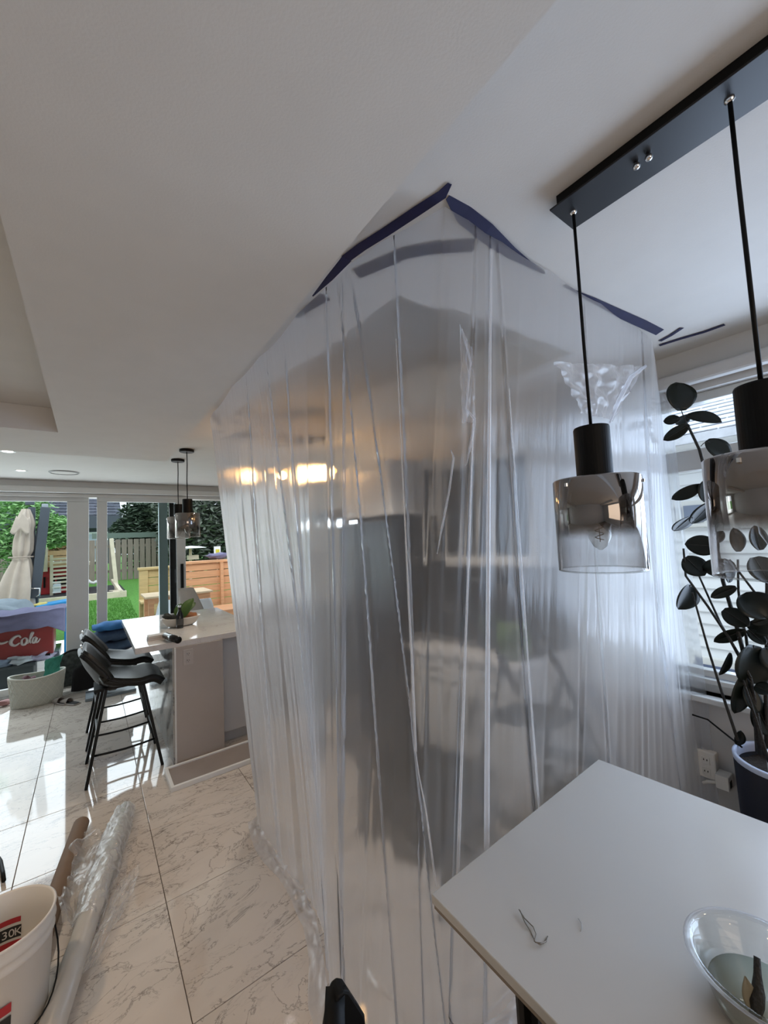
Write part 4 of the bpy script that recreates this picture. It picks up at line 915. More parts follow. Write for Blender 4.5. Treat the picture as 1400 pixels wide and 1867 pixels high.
MB().prism([bskf(k/24, .02) for k in range(24)], (0, 0, .01)).build('basket_base', M['rope'], t)
tag(crumple([(-.42, 5.98, .22), (-.29, 5.98, .24), (-.26, 6.07, .47), (-.40, 6.07, .45)], 14, 14, .05, 4, 5).build('teal_cloth', M['teal'], smooth=True, solid=.006), 'teal cloth hanging out of the woven basket', 'cloth')
tag(blob((-.55, 6.0, .25), .07, .06, .06, nz=.3, sd=2).build('plum_cloth', M['plum'], smooth=True), 'rolled plum coloured cloth in the woven basket', 'cloth')
# laundry bag behind
gb = at(135, 1230, 'y', 6.2)
t = thing('round_bag', (gb.x, 6.2, 0), 'round black bag with patterned grey top leaning by the patio door', 'bag')
def dome(u, v):
    th = PI*(1-u); r = v; return Vector((gb.x+.27*r*math.cos(th), 6.18+.10*(1-r*r)*.6+.03, .05+.43*r*math.sin(th)))
MB().grid(dome, 25, 9).build('patterned_face', M['patt'], t, True, solid=.02)
MB().tube([dome(k/24, 1.0) for k in range(25)], .012, 8).build('hoop_edge', M['bagb'], t, True)
MB().grid(lambda u, v: Vector((gb.x-.02+.22*u+.02*v, 6.12-.05*math.sin(PI*u), .02+(.30-.05*(2*u-1)**2)*v)), 10, 10).build('black_pouch', M['bagb'], t, True, solid=.02)
pts = [Vector((gb.x+.16+.02*math.cos(a), 6.12, .30+.02*math.sin(a))) for a in [k*.5 for k in range(13)]]
MB().tube(pts, .004, 6).build('drawstring', M['trimw'], t, True)
# shoes
for k, (px, py, rz) in enumerate(((112, 1282, .5), (128, 1283, .6), (141, 1276, .75))):
    if k == 2: continue
    p = at(px, py, 'z', 0); t = thing('slip_on_shoe', p, ('pale slip-on shoe with black insole, left of the pair by the basket', 'pale slip-on shoe with black insole, right of the pair by the basket')[k], 'shoe', 'pair of shoes by the basket', rz=rz)
    def sole(u, v):
        x = .12*(2*v-1); wd = .036+.008*math.sin(PI*v*1.1); return Vector((wd*(2*u-1), x, .006+.004*(2*u-1)**2))
    MB().grid(sole, 7, 14).build('sole', M['shoe'], t, True, solid=.012, world=False)
    MB().grid(lambda u, v: Vector(((.030+.006*math.sin(PI*v))*(2*u-1), -.11+.13*v, .014)), 6, 8).build('insole', M['shoeb'], t, True, solid=.004, world=False)
    MB().grid(lambda u, v: Vector((.040*math.cos(PI*u)*(1-.25*v), .01+.11*v, .012+.05*math.sin(PI*u)*(1-v*.6))), 11, 8).build('upper', M['shoe'], t, True, solid=.005, world=False)
p = at(8, 1284, 'z', .02)
t = thing('pink_clog', p, 'mottled pink clog on the floor at far left by the door', 'shoe')
blob(p+Vector((0, 0, .015)), .07, .04, .03, nz=.15, sd=8).build('clog_body', M['pinks'], t, True)
MB().tube([p+Vector((.03, -.04, .03)), p+Vector((-.02, -.045, .045)), p+Vector((-.06, 0, .03))], .006, 6).build('heel_strap', M['pinks'], t, True)
# grey cushion/shoe rack low behind stools
p = at(180, 1275, 'z', .03)
t = thing('low_shoe_tray', p, 'low grey tray under the bench behind the nearest stool', 'tray')
MB().box(p.x-.12, p.x+.36, p.y+.1, p.y+.42, .0, .012).build('tray_base', M['greyt'], t, bevel=.004)
for y_ in (p.y+.1, p.y+.408): MB().box(p.x-.12, p.x+.36, y_, y_+.012, .012, .03).build('tray_lip', M['greyt'], t)
tag(blob(p+Vector((.12, .25, .05)), .14, .10, .04, nz=.4, sd=6).build('grey_slipper_pile', M['shoe'], smooth=True), 'pale crumpled slipper on the low grey tray', 'shoe')
# bench with jeans
bx = at(178, 1195, 'y', 5.85); 
t = thing('wooden_bench', (.3, 5.85, 0), 'low walnut bench beside the patio door holding folded jeans', 'bench')
MB().box(.02, .85, 5.72, 6.10, .415, .445).build('bench_seat', M['wood'], t, bevel=.004)
for (x, y) in ((.06, 5.76), (.81, 5.76), (.06, 6.06), (.81, 6.06)):
    MB().tube([(x, y, .415), (x, y, 0)], [.018, .012], 8).build('leg', M['wood'], t)
for k, (z0, th, m_, x0, x1, lab) in enumerate(((.45, .14, 'denim', .00, .42, 'dark blue folded jeans, bottom of the pile on the bench'), (.58, .14, 'denim', .03, .40, 'faded blue jeans in the middle of the pile on the bench'), (.71, .10, 'denimb', .02, .44, 'bright blue cloth on top of the jeans pile'))):
    def cl(u, v, z0=z0, th=th, x0=x0, x1=x1, k=k):
        a = 2*PI*v; cx_ = (x0+x1)/2; hw = (x1-x0)/2
        yy_ = math.cos(a)*.15; zz = math.sin(a)*th*.5*(1+.3*noise.noise(Vector((u*5, a, k))))
        taper = 1-(abs(2*u-1))**6*.4
        return Vector((cx_+hw*(2*u-1)+.01*noise.noise(Vector((u*7, v*9, k))), 5.88+yy_*taper, z0+th/2+zz*taper+.02*(noise.noise(Vector((u*4, k*3, v*4))))))
    tag(MB().grid(cl, 22, 20).build('folded_jeans' if k < 2 else 'blue_cloth', M[m_], smooth=True), lab, 'clothes')
# ------------------------------------------------------------------ outdoors: patio, lawn, fence
struct('ground_patio', MB().box(-6, 6, DY+.18, 8.7, -.16, -.03), M['paver'])
pv = MB().box(.004, .596, .004, .596, 0, .02).build('paver', M['paver'], bpy.data.objects['ground_patio'], bevel=.003, seg=1)
first = True
for i in range(-5, 5):
    for j in range(0, 3):
        l = (i*.6-.1, DY+.2+j*.6, -.03)
        if first: pv.location = l; first = False
        else: piece(pv, bpy.data.objects['ground_patio'], l)
def lawn(u, v):
    x = -14+30*u; y = 8.6+12*v
    z = .22+.10*v*0 + (y-8.6)*.075 + .015*noise.noise(Vector((x, y, 0)))
    return Vector((x, y, z))
L_ = MB().grid(lawn, 60, 40).build('ground_lawn', M['grass'], smooth=True); L_['kind'] = 'structure'
struct('ground_beyond', MB().box(-60, 60, 20, 80, -.5, .9).box(-60, -3.4, -20, 8.6, -.6, -.2), M['grass'])
struct('ground_side_path', MB().box(2.7, 60, -20, 8.6, -.6, -.3), M['paver'])
def gz(y): return .22+(y-8.6)*.075
# lawn blades near edge (stuff)
rg = random.Random(3); mb = MB()
for k in range(5000):
    x, y = rg.uniform(-.3, .78), rg.uniform(8.7, 11.9); z = gz(y); h_ = rg.uniform(.02, .05); a = rg.uniform(0, 6.3)
    mb.add([(x-.006*math.cos(a), y-.006*math.sin(a), z), (x+.006*math.cos(a), y+.006*math.sin(a), z), (x+rg.uniform(-.02, .02), y, z+h_)], [(0, 1, 2)])
o = mb.build('grass_blades', M['grass']); tag(o, 'short green lawn grass growing beyond the patio', 'grass', kind='stuff')
# wood-edged mulch bed
struct('ground_mulch_bed', MB().box(-3.2, .72, 12.2, 15.2, gz(12.2)-.1, gz(13)+.10), M['mulch'])
p0, p1 = at(60, 1098, 'y', 12.15), at(224, 1071, 'y', 12.15)
tag(MB().box(-2.6, .75, 12.08, 12.2, gz(12)-.05, gz(12)+.16).build('timber_edging', M['palew'], bevel=.01), 'pale timber edging board along the mulch bed', 'edging')
# fence of boards
t = thing('board_fence', (1.2, 15.2, 1.0), 'weathered grey board-on-board fence at the back of the lawn', 'fence')
FB, FT_ = .72, 2.0
bm_ = MB().box(-.07, .07, -.012, .012, FB, FT_).build('board', M['fence'], t, bevel=.004, seg=1); bm_.location = (-3.2, 0, -1.0); k0 = True
for k in range(44):
    x = -4.4+k*.165
    l = Vector((x-1.2+.0, (.03 if k % 2 else 0), -1.0))
    if k0: bm_.location = l; k0 = False
    else: piece(bm_, t, l)
for z in (FB+.25, FT_-.25):
    MB().box(-4.4, 3.0, 15.24, 15.28, z, z+.08).build('rail', M['fence'], t)
for x in (-2.9, -.6, 1.9): MB().box(x-.05, x+.05, 15.23, 15.33, FB, FT_+.1).build('post', M['fence'], t)
# green deck rail / screen board above fence
tag(MB().box(.05, 1.9, 15.4, 15.46, 2.05, 2.22).build('green_top_board', mat('grey_green_paint', (.12, .17, .14), .7)), 'dark grey-green board running above the grey fence', 'board')
# red playhouse with ladder frame
t = thing('red_playhouse', (-1.6, 13, gz(13)), 'red playhouse under the wooden climbing frame', 'playhouse')
pz0, pz1 = at(75, 1085, 'y', 13).z, at(75, 1035, 'y', 13).z
MB().box(-1.12, -.1, 13.0, 14.0, pz0, pz1).build('house_wall', M['red'], t, bevel=.02)
for (xa, xb, za, zb) in ((79, 83, 1072, 1052), (92, 100, 1085, 1050)):
    A_, B_ = at(xa, za, 'y', 12.99), at(xb, zb, 'y', 12.99); MB().box(A_.x, B_.x, 12.975, 13.0, A_.z, B_.z).build('opening', M['black'], t)
A_, B_ = at(104, 1068, 'y', 12.99), at(121, 1050, 'y', 12.99); MB().box(A_.x, B_.x, 12.975, 13.0, A_.z, B_.z).build('window_opening', M['black'], t)
MB().box(-1.2, .0, 12.85, 14.1, pz1, pz1+.07).build('roof_slab', M['palew'], t)
t = thing('climbing_frame_ladder', at(95, 1095, 'y', 12.6), 'pale wooden ladder in front of the red playhouse', 'ladder')
a_, b_ = at(94, 1092, 'y', 12.6), at(94, 1012, 'y', 12.6); MB().bar(a_, b_, .06, .06).build('side_rail', M['palew'], t)
r_x = at(150, 1000, 'y', 12.6).x; MB().bar((r_x, 12.6, a_.z), (r_x, 12.6, b_.z), .06, .06).build('side_rail', M['palew'], t)
for k in range(9):
    z = b_.z-.1-(b_.z-a_.z-.2)*k/9; MB().bar((b_.x, 12.58, z), (r_x, 12.58, z+.01), .04, .045).build('rung', M['palew'], t)
t = thing('wooden_climbing_platform', at(100, 1020, 'y', 13), 'wooden plank platform side above the red playhouse', 'play platform')
za, zb = at(90, 1034, 'y', 12.9).z, at(90, 1004, 'y', 12.9).z
for k in range(3):
    h3 = (zb-za)/3; MB().box(-1.1+.0, -.35, 12.8, 12.84, za+k*h3+.01, za+(k+1)*h3-.01).build('plank', mat('honey_plank', (.50, .34, .18), .7, var=.15), t)
MB().box(-.93, -.83, 12.75, 12.8, za-.1, zb+.08).build('post', M['palew'], t)
tag(blob(at(83, 1003, 'y', 13.2), .12, .12, .12, nz=.3, sd=3).build('red_toy', mat('coral_red', (.6, .12, .09), .7, var=.3), smooth=True), 'small coral red toy on the climbing platform', 'toy')
A_, B_ = at(97, 1081, 'y', 12.5), at(111, 1064, 'y', 12.5)
t = thing('toy_crate', A_, 'small white framed toy crate at the foot of the ladder', 'crate')
MB().box(A_.x, B_.x, 12.4, 12.6, A_.z, B_.z).build('crate_body', mat('pale_blue_grey', (.50, .56, .60), .6), t, bevel=.02)
for k in range(3): MB().box(A_.x-.01, B_.x+.01, 12.37, 12.4, A_.z+k*.12, A_.z+.03+k*.12).build('slat', M['trimw'], t)
# swing posts
t = thing('swing_a_frame', at(210, 1085, 'y', 12.5), 'pale wooden A-frame swing post on the lawn edge', 'swing frame')
MB().bar(at(203, 982, 'y', 12.7), at(213, 1078, 'y', 12.5), .09, .09).build('post', M['palew'], t, bevel=.01)
MB().bar(at(205, 1058, 'y', 12.7), at(221, 1080, 'y', 12.1), .08, .08).build('brace', M['palew'], t, bevel=.01)
MB().bar(at(200, 1080, 'y', 12.3), at(223, 1079, 'y', 12.1), .08, .10).build('foot_beam', M['palew'], t, bevel=.01)
t = thing('rope_swing', at(170, 1055, 'y', 12.6), 'curved swing seat on ropes between the door stiles', 'swing')
MB().tube([at(x, y, 'y', 12.6) for x, y in ((160, 1058), (165, 1062), (171, 1063), (177, 1059))], .035, 8).build('seat', M['trimw'], t, True)
for x in (161, 176): MB().tube([at(x, 985, 'y', 12.6), at(x, 1059, 'y', 12.6)], .02, 6).build('rope', M['fence'], t)
# umbrella
U = 8.6
def ua(x, y, d=0): return at(x, y, 'y', U+d)
t = thing('cantilever_umbrella', (-1.0, U, -.03), 'closed cream patio umbrella tied up beside its dark grey frame', 'umbrella')
axis = [(47, 928, 5), (46, 940, 9), (44, 955, 13), (44, 968, 11), (42, 985, 13), (41, 1005, 13), (39, 1016, 10), (40, 1022, 12), (36, 1045, 18), (33, 1070, 23), (30, 1095, 25), (30, 1118, 27)]
AX = [(ua(x, y), r*.0082) for x, y, r in axis]
def umb(u, v):
    k = v*(len(AX)-1); i = min(int(k), len(AX)-2); f = k-i; c = AX[i][0].lerp(AX[i+1][0], f); r = AX[i][1]*(1-f)+AX[i+1][1]*f
    th = 2*PI*u; r *= 1+.22*math.sin(th*7+v*2)+.12*math.sin(th*3+v*5)
    return c+Vector((r*math.cos(th), r*.8*math.sin(th), .0))
MB().grid(umb, 65, 44).build('canopy', M['cream'], t, True)
MB().grid(lambda u, v: ua(30+24*u-6*v*(1-u)*2, 940+30*v+5*math.sin(u*9), -.16), 12, 8).build('vent_flap', M['cream'], t, True, solid=.01)
c_ = AX[6][0]; MB().tube([c_+Vector((.15*math.cos(a), .12*math.sin(a), 0)) for a in [k*PI/8 for k in range(17)]], .012, 6).build('tie_strap', mat('strap', (.4, .34, .28), .8), t, True)
MB().bar(ua(58, 925, .1), ua(58, 1065, .1), .09, .09).build('mast', M['slate'], t, bevel=.01)
MB().bar(ua(83, 925), ua(64, 1090), .12, .12).build('support_arm', M['slate'], t, bevel=.01)
MB().bar(ua(76, 935, .05), ua(62, 1003, .05), .035, .035).build('strut', M['slate'], t)
MB().bar(ua(60, 1060, .1), ua(60, 1135, .1), .14, .14).build('base_post', M['slate'], t, bevel=.01)
MB().bar(ua(46, 918, .05), ua(63, 917, .05), .05, .06).build('top_bracket', M['slate'], t, bevel=.008)
MB().bar(ua(76, 922, -.02), ua(88, 922, -.02), .06, .06).build('arm_cap', mat('cap_grey', (.3, .34, .38), .5), t, bevel=.01)
MB().tube([ua(56, 1073, -.1), ua(72, 1073, -.1), ua(72, 1084, -.1), ua(66, 1088, -.1)], .012, 6).build('crank_handle', M['chrome'], t, True)
gp = ua(60, 1135, .1); MB().box(gp.x-.35, gp.x+.35, gp.y-.35, gp.y+.35, -.03, .10).build('base_plate', M['slate'], t, bevel=.01)
MB().bar(gp, (gp.x, gp.y, .05), .12, .12).build('lower_post', M['slate'], t)
# blue water table
t = thing('blue_play_table', at(95, 1115, 'y', 8.4), 'blue plastic water play table on the patio edge', 'play table')
a_, b_ = at(64, 1116, 'y', 8.3), at(126, 1104, 'y', 8.3)
MB().prism([a_, b_, b_+Vector((0, .35, 0)), a_+Vector((0, .35, 0))], (0, 0, .09)).build('table_tray', M['bluep'], t, bevel=.02)
for p_ in (a_.lerp(b_, .1), a_.lerp(b_, .9)):
    MB().tube([p_+Vector((0, .15, 0)), (p_.x, p_.y+.15, -.01)], .025, 8).build('leg', M['bluep'], t)
tag(blob(at(75, 1103, 'y', 8.4), .10, .07, .04, nz=.2).build('yellow_toy', mat('yellow', (.6, .5, .15), .5), smooth=True), 'pale yellow toy on the blue play table', 'toy')
# tarp heap
p = at(12, 1115, 'y', 7.7); t = blob(Vector((p.x-.1, 7.9, .70)), .42, .40, .34, nz=.22, n=26, sd=9).build('tarp_heap', M['greyt'], smooth=True)
tag(t, 'grey shiny tarp heaped over something behind the cooler', 'tarp')
tag(MB().box(p.x-.45, p.x+.2, 7.6, 8.2, -.01, .45).build('patio_storage_chest', M['greyt'], bevel=.03), 'low grey chest under the grey tarp heap', 'chest')
# red cooler with covering cloth
CY = 6.85
t = thing('red_drinks_cooler', (-.8, CY, 0), 'red drinks cooler cart with white script outside the patio door', 'cooler')
ca, cb_ = at(98, 1188, 'y', CY), at(98, 1120, 'y', CY)
x1 = ca.x; x0 = x1-1.05
MB().box(x0, x1, CY, CY+.42, ca.z-.02, cb_.z-.02).build('cooler_body', M['cokered'], t, bevel=.012)
for (x, y) in ((x0+.04, CY+.03), (x1-.04, CY+.03), (x0+.04, CY+.38), (x1-.04, CY+.38)):
    MB().tube([(x, y, ca.z), (x, y, .0)], .016, 8).build('leg', M['steel'], t)
MB().cbox((x1-.06, CY-.012, ca.z-.025), (.05, .03, .03)).build('castor_bracket', M['black'], t)
tp = at(36, 1166, 'y', CY-.004); te = at(70, 1159, 'y', CY-.004)
xd = (te-tp)
scr = mat('white_script', (.50, .44, .42), .5)
def stroke(pts, r=.010):
    P_ = [at(x, y, 'y', CY-.004) for x, y in pts]; o_ = []
    for i in range(len(P_)-1):
        p0, p1, p2, p3_ = P_[max(i-1, 0)], P_[i], P_[i+1], P_[min(i+2, len(P_)-1)]
        for k in range(4):
            f = k/4; o_.append(.5*((2*p1)+(p2-p0)*f+(2*p0-5*p1+4*p2-p3_)*f*f+(3*p1-p0-3*p2+p3_)*f**3))
    o_.append(P_[-1]); n_ = len(o_)
    MB().tube(o_, [r*(.5+.7*math.sin(PI*(i+.5)/n_)) for i in range(n_)], 6).build('script_letter', scr, t, True)
stroke([(38, 1163), (34, 1159), (26, 1162), (20, 1169), (21, 1175), (28, 1177), (36, 1172)], .016)
stroke([(45, 1163), (40, 1167), (40, 1174), (45, 1175), (49, 1169), (48, 1164), (44, 1163)], .013)
stroke([(50, 1174), (54, 1166), (60, 1154), (57, 1155), (54, 1167), (56, 1173)], .012)
stroke([(66, 1161), (61, 1163), (59, 1170), (63, 1171), (67, 1162), (65, 1170), (69, 1170), (73, 1164)], .013)
stroke([(-10, 1168), (0, 1173), (8, 1172), (15, 1169)], .014)
def drape_(u, v):
    x = (x0-.1)+(x1+.12-x0+.1)*u
    a = v*3.0; top_z = at(60, 1118, 'y', CY).z+.02
    if v < .35: y = CY+.5-.62*(v/.35); z = top_z+.03*noise.noise(Vector((x*4, v*5, 1)))
    else: k = (v-.35)/.65; y = CY-.10+.02*math.sin(x*14); z = top_z-k*(.20+.10*max(0, (u-.86)/.14)+.03*noise.noise(Vector((x*6, 0, 3))))
    return Vector((x, y+.02*noise.noise(Vector((x*9, v*6, 2))), z+.015*noise.noise(Vector((x*8, v*9, 5)))))
tag(MB().grid(drape_, 60, 24).build('purple_cover', M['purple'], smooth=True, solid=.008), 'purple-grey cloth cover draped over the red cooler', 'cloth')
# bin with laundry under the cooler
a_, b_ = at(5, 1262, 'y', 6.75), at(62, 1200, 'y', 6.75)
t = thing('dark_storage_bin', (a_.x-.2, 6.9, 0), 'dark plastic bin of laundry below the red cooler', 'bin')
MB().box(a_.x-.5, b_.x, 6.72, 7.15, .0, b_.z-.06).build('bin_body', M['bin_'], t, bevel=.015)
MB().box(a_.x-.52, b_.x+.02, 6.70, 7.17, b_.z-.08, b_.z-.05).build('bin_rim', M['bin_'], t, bevel=.006)
rr = random.Random(9)
for k in range(5):
    tag(blob((a_.x-.35+.16*k, 6.9, b_.z-.02+rr.uniform(-.02, .02)), .13, .14, .05, rr.uniform(0, 3), nz=.5, sd=k*3).build('laundry_item', mat('laundry_cloth', ((.45, .5, .6), (.55, .5, .52), (.30, .38, .52), (.5, .55, .6), (.38, .36, .48))[k], .9, var=.3), smooth=True), ('pale blue', 'pinkish grey', 'mid blue', 'pale grey-blue', 'mauve grey')[k]+' crumpled laundry item heaped on the dark bin under the cooler', 'clothes', 'laundry in the dark bin')
# ------------------------------------------------------------------ wooden seating area right
W = 9.3
t = thing('pine_planter_bench', (1.0, W, 0), 'pale pine planter wall with low step seen through the sliding door', 'planter')
def planks(x0, x1, yb, z0, z1, n_, m_, par, dp=.04, gap=.012):
    hh = (z1-z0)/n_
    for k in range(n_): MB().box(x0, x1, yb, yb+dp, z0+k*hh+gap/2, z0+(k+1)*hh-gap/2).build('plank', m_, par, bevel=.004, seg=1)
xa = at(254, 1080, 'y', W).x; xb = at(312, 1080, 'y', W).x
zt_ = at(262, 1035, 'y', W).z; zb_ = -.03
planks(xa+.14, xb, W, zb_+.0, zt_-.05, 8, M['pine'], t)
MB().box(xa, xa+.15, W-.03, W+.12, zb_, zt_-.04).build('corner_post', M['pine'], t, bevel=.006)
MB().box(xa-.02, xb, W-.05, W+.16, zt_-.05, zt_).build('cap_board', M['pine'], t, bevel=.006)
sq = at(285, 1095, 'y', W-.5)
MB().box(at(257, 1095, 'y', W-.5).x, xb, W-.5, W-.02, sq.z-.04, sq.z).build('step_top', M['pine'], t, bevel=.006)
planks(at(262, 1095, 'y', W-.5).x, xb, W-.48, zb_, sq.z-.04, 3, M['pine'], t)
W2 = 8.9
t = thing('cedar_planter_wall', (2.2, W2, 0), 'reddish cedar plank planter wall behind the outdoor table', 'planter')
xa2, xb2 = at(318, 1060, 'y', W2).x, 5.0
zt2 = at(380, 1022, 'y', W2).z; 
planks(xa2, xb2, W2, zb_, zt2-.05, 9, M['cedar'], t)
MB().box(xa2, xb2, W2-.04, W2+.35, zt2-.05, zt2).build('cap_board', M['cedar'], t, bevel=.006)
for x in (at(404, 1030, 'y', W2-.05).x, xa2+.05): MB().box(x-.03, x+.03, W2-.08, W2-.0, zb_, zt2-.05).build('batten', M['cedar'], t)
bq = at(390, 1090, 'y', 8.0)
t = thing('cedar_bench', (bq.x+.4, 8.2, 0), 'cedar slatted bench at the sheet edge outside', 'bench')
for k in range(6): MB().box(bq.x-.05, bq.x+2.0, 7.9+k*.13, 8.02+k*.13, .42, .45).build('slat', M['cedar'], t, bevel=.004)
MB().box(bq.x-.05, bq.x+2.0, 7.92, 7.96, .22, .42).build('apron', M['cedar'], t)
for x in (bq.x+.05, bq.x+1.8): MB().box(x, x+.08, 7.95, 8.6, -.01, .42).build('leg', M['cedar'], t)
tq = at(385, 1076, 'y', 7.5)
t = thing('outdoor_table', (tq.x-.4, 7.6, 0), 'light wood outdoor table beyond the open door', 'table')
for k in range(5): MB().box(tq.x-1.0, tq.x+.02, 7.45+k*.15, 7.59+k*.15, tq.z-.03, tq.z).build('plank', mat('light_cedar', (.66, .50, .32), .7, var=.1), t, bevel=.003, seg=1)
MB().box(tq.x-.95, tq.x-.03, 7.49, 7.52, tq.z-.12, tq.z-.03).build('apron', M['cedar'], t)
for x in (tq.x-.95, tq.x-.1):
    for y in (7.5, 8.1): MB().box(x, x+.08, y, y+.08, -.01, tq.z-.03).build('leg', M['cedar'], t)
def shellchair(xc, yc, rz, lab):
    t = thing('shell_chair', (xc, yc, -.01), lab, 'chair', 'white shell chairs outside', rz=rz)
    pr = [(.0, .84), (.03, .70), (.06, .56), (.12, .47), (.26, .44), (.40, .45)]
    def f(u, v):
        k = v*5; i = min(int(k), 4); q = k-i; y = pr[i][0]*(1-q)+pr[i+1][0]*q; z = pr[i][1]*(1-q)+pr[i+1][1]*q; uu = 2*u-1
        wd = .16+.07*math.sin(PI*min(1, v*.8+.1)); return Vector((uu*wd, y-.2+.09*uu*uu*(1-v), z+.07*uu*uu*math.sin(PI*v)))
    MB().grid(f, 13, 17).build('shell', M['chairw'], t, True, solid=.012, world=False)
    for sx, sy in ((-1, -1), (1, -1), (-1, 1), (1, 1)):
        MB().tube([(sx*.12, sy*.1+.03, .45), (sx*.22, sy*.2+.03, 0)], .010, 6).build('leg', M['chairw'], t, world=False)
    return t
c1 = at(280, 1085, 'y', 7.1); shellchair(c1.x+.10, 7.1, 2.1, 'white shell chair outside seen through the sliding door glass')
c2 = at(366, 1085, 'y', 7.05); shellchair(c2.x, 7.05, -.5, 'white shell chair outside beside the light wood table')
# small umbrella disc, heater pole
t = thing('bird_table', at(350, 1000, 'y', 10.5), 'flat white round bird table beyond the cedar wall', 'bird table')
p = at(347, 999, 'y', 10.2); MB().lathe([(.001, .05), (.20, .03), (.34, .0), (.34, -.012), (.001, -.005)], p, 28).build('disc_top', M['chairw'], t, True)
MB().tube([p, (p.x, p.y, .3)], .03, 8).build('post', M['palew'], t); MB().cbox((p.x+.05, p.y, p.z-.22), (.22, .2, .1)).build('small_shelf', M['palew'], t)
tag(blob(at(398, 1013, 'y', 9.05), .24, .1, .06, nz=.3, sd=5).build('purple_cushion', M['purple'], smooth=True), 'purple-grey folded cover on the cedar wall', 'cloth')
q = at(396, 1003, 'y', 9.6); t = thing('small_sign', q, 'small yellow and white sign by the sheet edge outside', 'sign')
MB().cbox(q, (.14, .02, .17)).build('sign_board', M['siding'], t); MB().cbox(q+Vector((.005, -.012, -.02)), (.08, .004, .08)).build('yellow_emblem', mat('sign_yellow', (.6, .55, .05), .6), t)
MB().tube([q-Vector((0, -.02, .08)), (q.x, q.y+.02, .2)], .012, 6).build('sign_post', M['palew'], t)
p = at(318, 1000, 'y', 7.0)
t = thing('outdoor_post', (p.x, 7.0, -.01), 'thin black post standing outside the sliding door', 'post')
MB().tube([(p.x, 7.0, .0), (p.x, 7.0, 2.2)], .028, 12).build('post', M['black'], t); MB().lathe([(.001, 0), (.18, 0), (.17, .04), (.03, .06)], (p.x, 7.0, -.01), 24).build('base', M['black'], t, True)
hx = at(318, 1050, 'y', 7.0); MB().cbox(hx, (.12, .1, .22)).build('control_box', M['dark'], t, bevel=.01)

# ------------------------------------------------------------------ neighbours
t = thing('neighbour_house', (0, 22, .5), 'grey shingle roofed neighbour house beyond the garden fence', 'house')
HY = 22
xl, xr = at(60, 930, 'y', HY).x-6, at(222, 930, 'y', HY).x
zr, ze = at(130, 921, 'y', HY+2).z, at(150, 945, 'y', HY).z
MB().prism([(xl, HY, ze), (xr, HY, ze), (xr, HY+4, zr+1.2), (xl, HY+4, zr+1.2)], (0, 0, .12)).build('roof', M['shingle'], t)
rf = MB(); nrow = 12
for k in range(nrow):
    f0 = k/nrow; y = HY+4*f0; z = ze+(zr+1.2-ze)*f0
    for j in range(36):
        xx = xl+(xr-xl)*j/36; o_ = rr.uniform(0, .03); rf.box(xx+.01, xx+(xr-xl)/36-.01, y-.02, y+.36, z+.12+o_, z+.17+o_+.02)
rf.build('shingles', M['shingle'], t, kind='stuff')
MB().box(xl, xr-.3, HY+.5, HY+4, .3, ze).build('wall', mat('dark_wall', (.10, .11, .13), .8), t)
MB().box(xl, xr, HY-.1, HY, ze-.45, ze+.1).build('eave_board', mat('dark_eave', (.05, .06, .08), .7), t)
for k, (px, w_) in enumerate(((170, 1.1), (120, 1.0))):
    q = at(px, 970, 'y', HY+.45); f_ = MB().box(q.x-w_/2, q.x+w_/2, HY+.4, HY+.5, 1.2, ze-.6).build('window', M['siding'], t)
    MB().box(q.x-w_/2+.1, q.x+w_/2-.1, HY+.38, HY+.4, 1.3, ze-.7).build('pane', mat('house_pane', (.35, .42, .5), .15), f_)
# trees
def leafcloud(name, centers, n_, size, m_, parent, seed, up=.4):
    r = random.Random(seed); mb = MB()
    for (c, rad) in centers:
        for k in range(n_):
            d = Vector((r.gauss(0, 1), r.gauss(0, 1), r.gauss(0, 1))).normalized()*rad[0]*(r.random()**.4); d.z *= rad[1]/rad[0]
            p = Vector(c)+d; a = Vector((r.uniform(-1, 1), r.uniform(-1, 1), r.uniform(-up, up))).normalized(); b = a.cross(Vector((r.uniform(-1, 1), r.uniform(-1, 1), 1)).normalized()).normalized()
            s_ = size*r.uniform(.6, 1.4)
            mb.add([p-a*s_, p+b*s_*.35, p+a*s_, p-b*s_*.35], [(0, 1, 2, 3)])
    return mb.build(name, m_, parent, kind='stuff')
def tree(name, lab, base_, h_, centers, n_, size, m_, seed, tr=.12):
    t = thing(name, base_, lab, 'tree'); b = Vector(base_)
    MB().tube([b, b+Vector((.1, 0, h_*.5)), b+Vector((0, 0, h_))], [tr, tr*.7, tr*.3], 8).build('trunk', M['bark'], t, True)
    mb = MB(); r = random.Random(seed)
    for c, rad in centers:
        mb.tube([b+Vector((0, 0, h_*.4)), (b+Vector((0, 0, h_*.4))).lerp(Vector(c), .5)+Vector((0, 0, .1)), Vector(c)], [tr*.4, tr*.25, .02], 6)
    mb.build('branches', M['bark'], t, True, kind='stuff'); leafcloud('foliage', centers, n_, size, m_, t, seed); return t
def A3(px, py, y): return tuple(at(px, py, 'y', y))
tree('fruit_tree', 'light green leafy tree left of the closed umbrella', (-2.0, 11.6, gz(11)), 2.4,
     [(A3(20, 960, 11.5), (.9, .8)), (A3(-40, 950, 11.5), (1.0, .9)), (A3(15, 1000, 11.5), (.6, .55)), (A3(103, 962, 11.6), (.33, .30)), (A3(96, 982, 11.5), (.30, .22)), (A3(116, 975, 11.6), (.28, .25)), (A3(72, 965, 11.9), (.35, .45)), (A3(5, 925, 11.5), (.7, .4)), (A3(60, 925, 11.9), (.3, .3))], 1300, .055, M['treel'], 1)
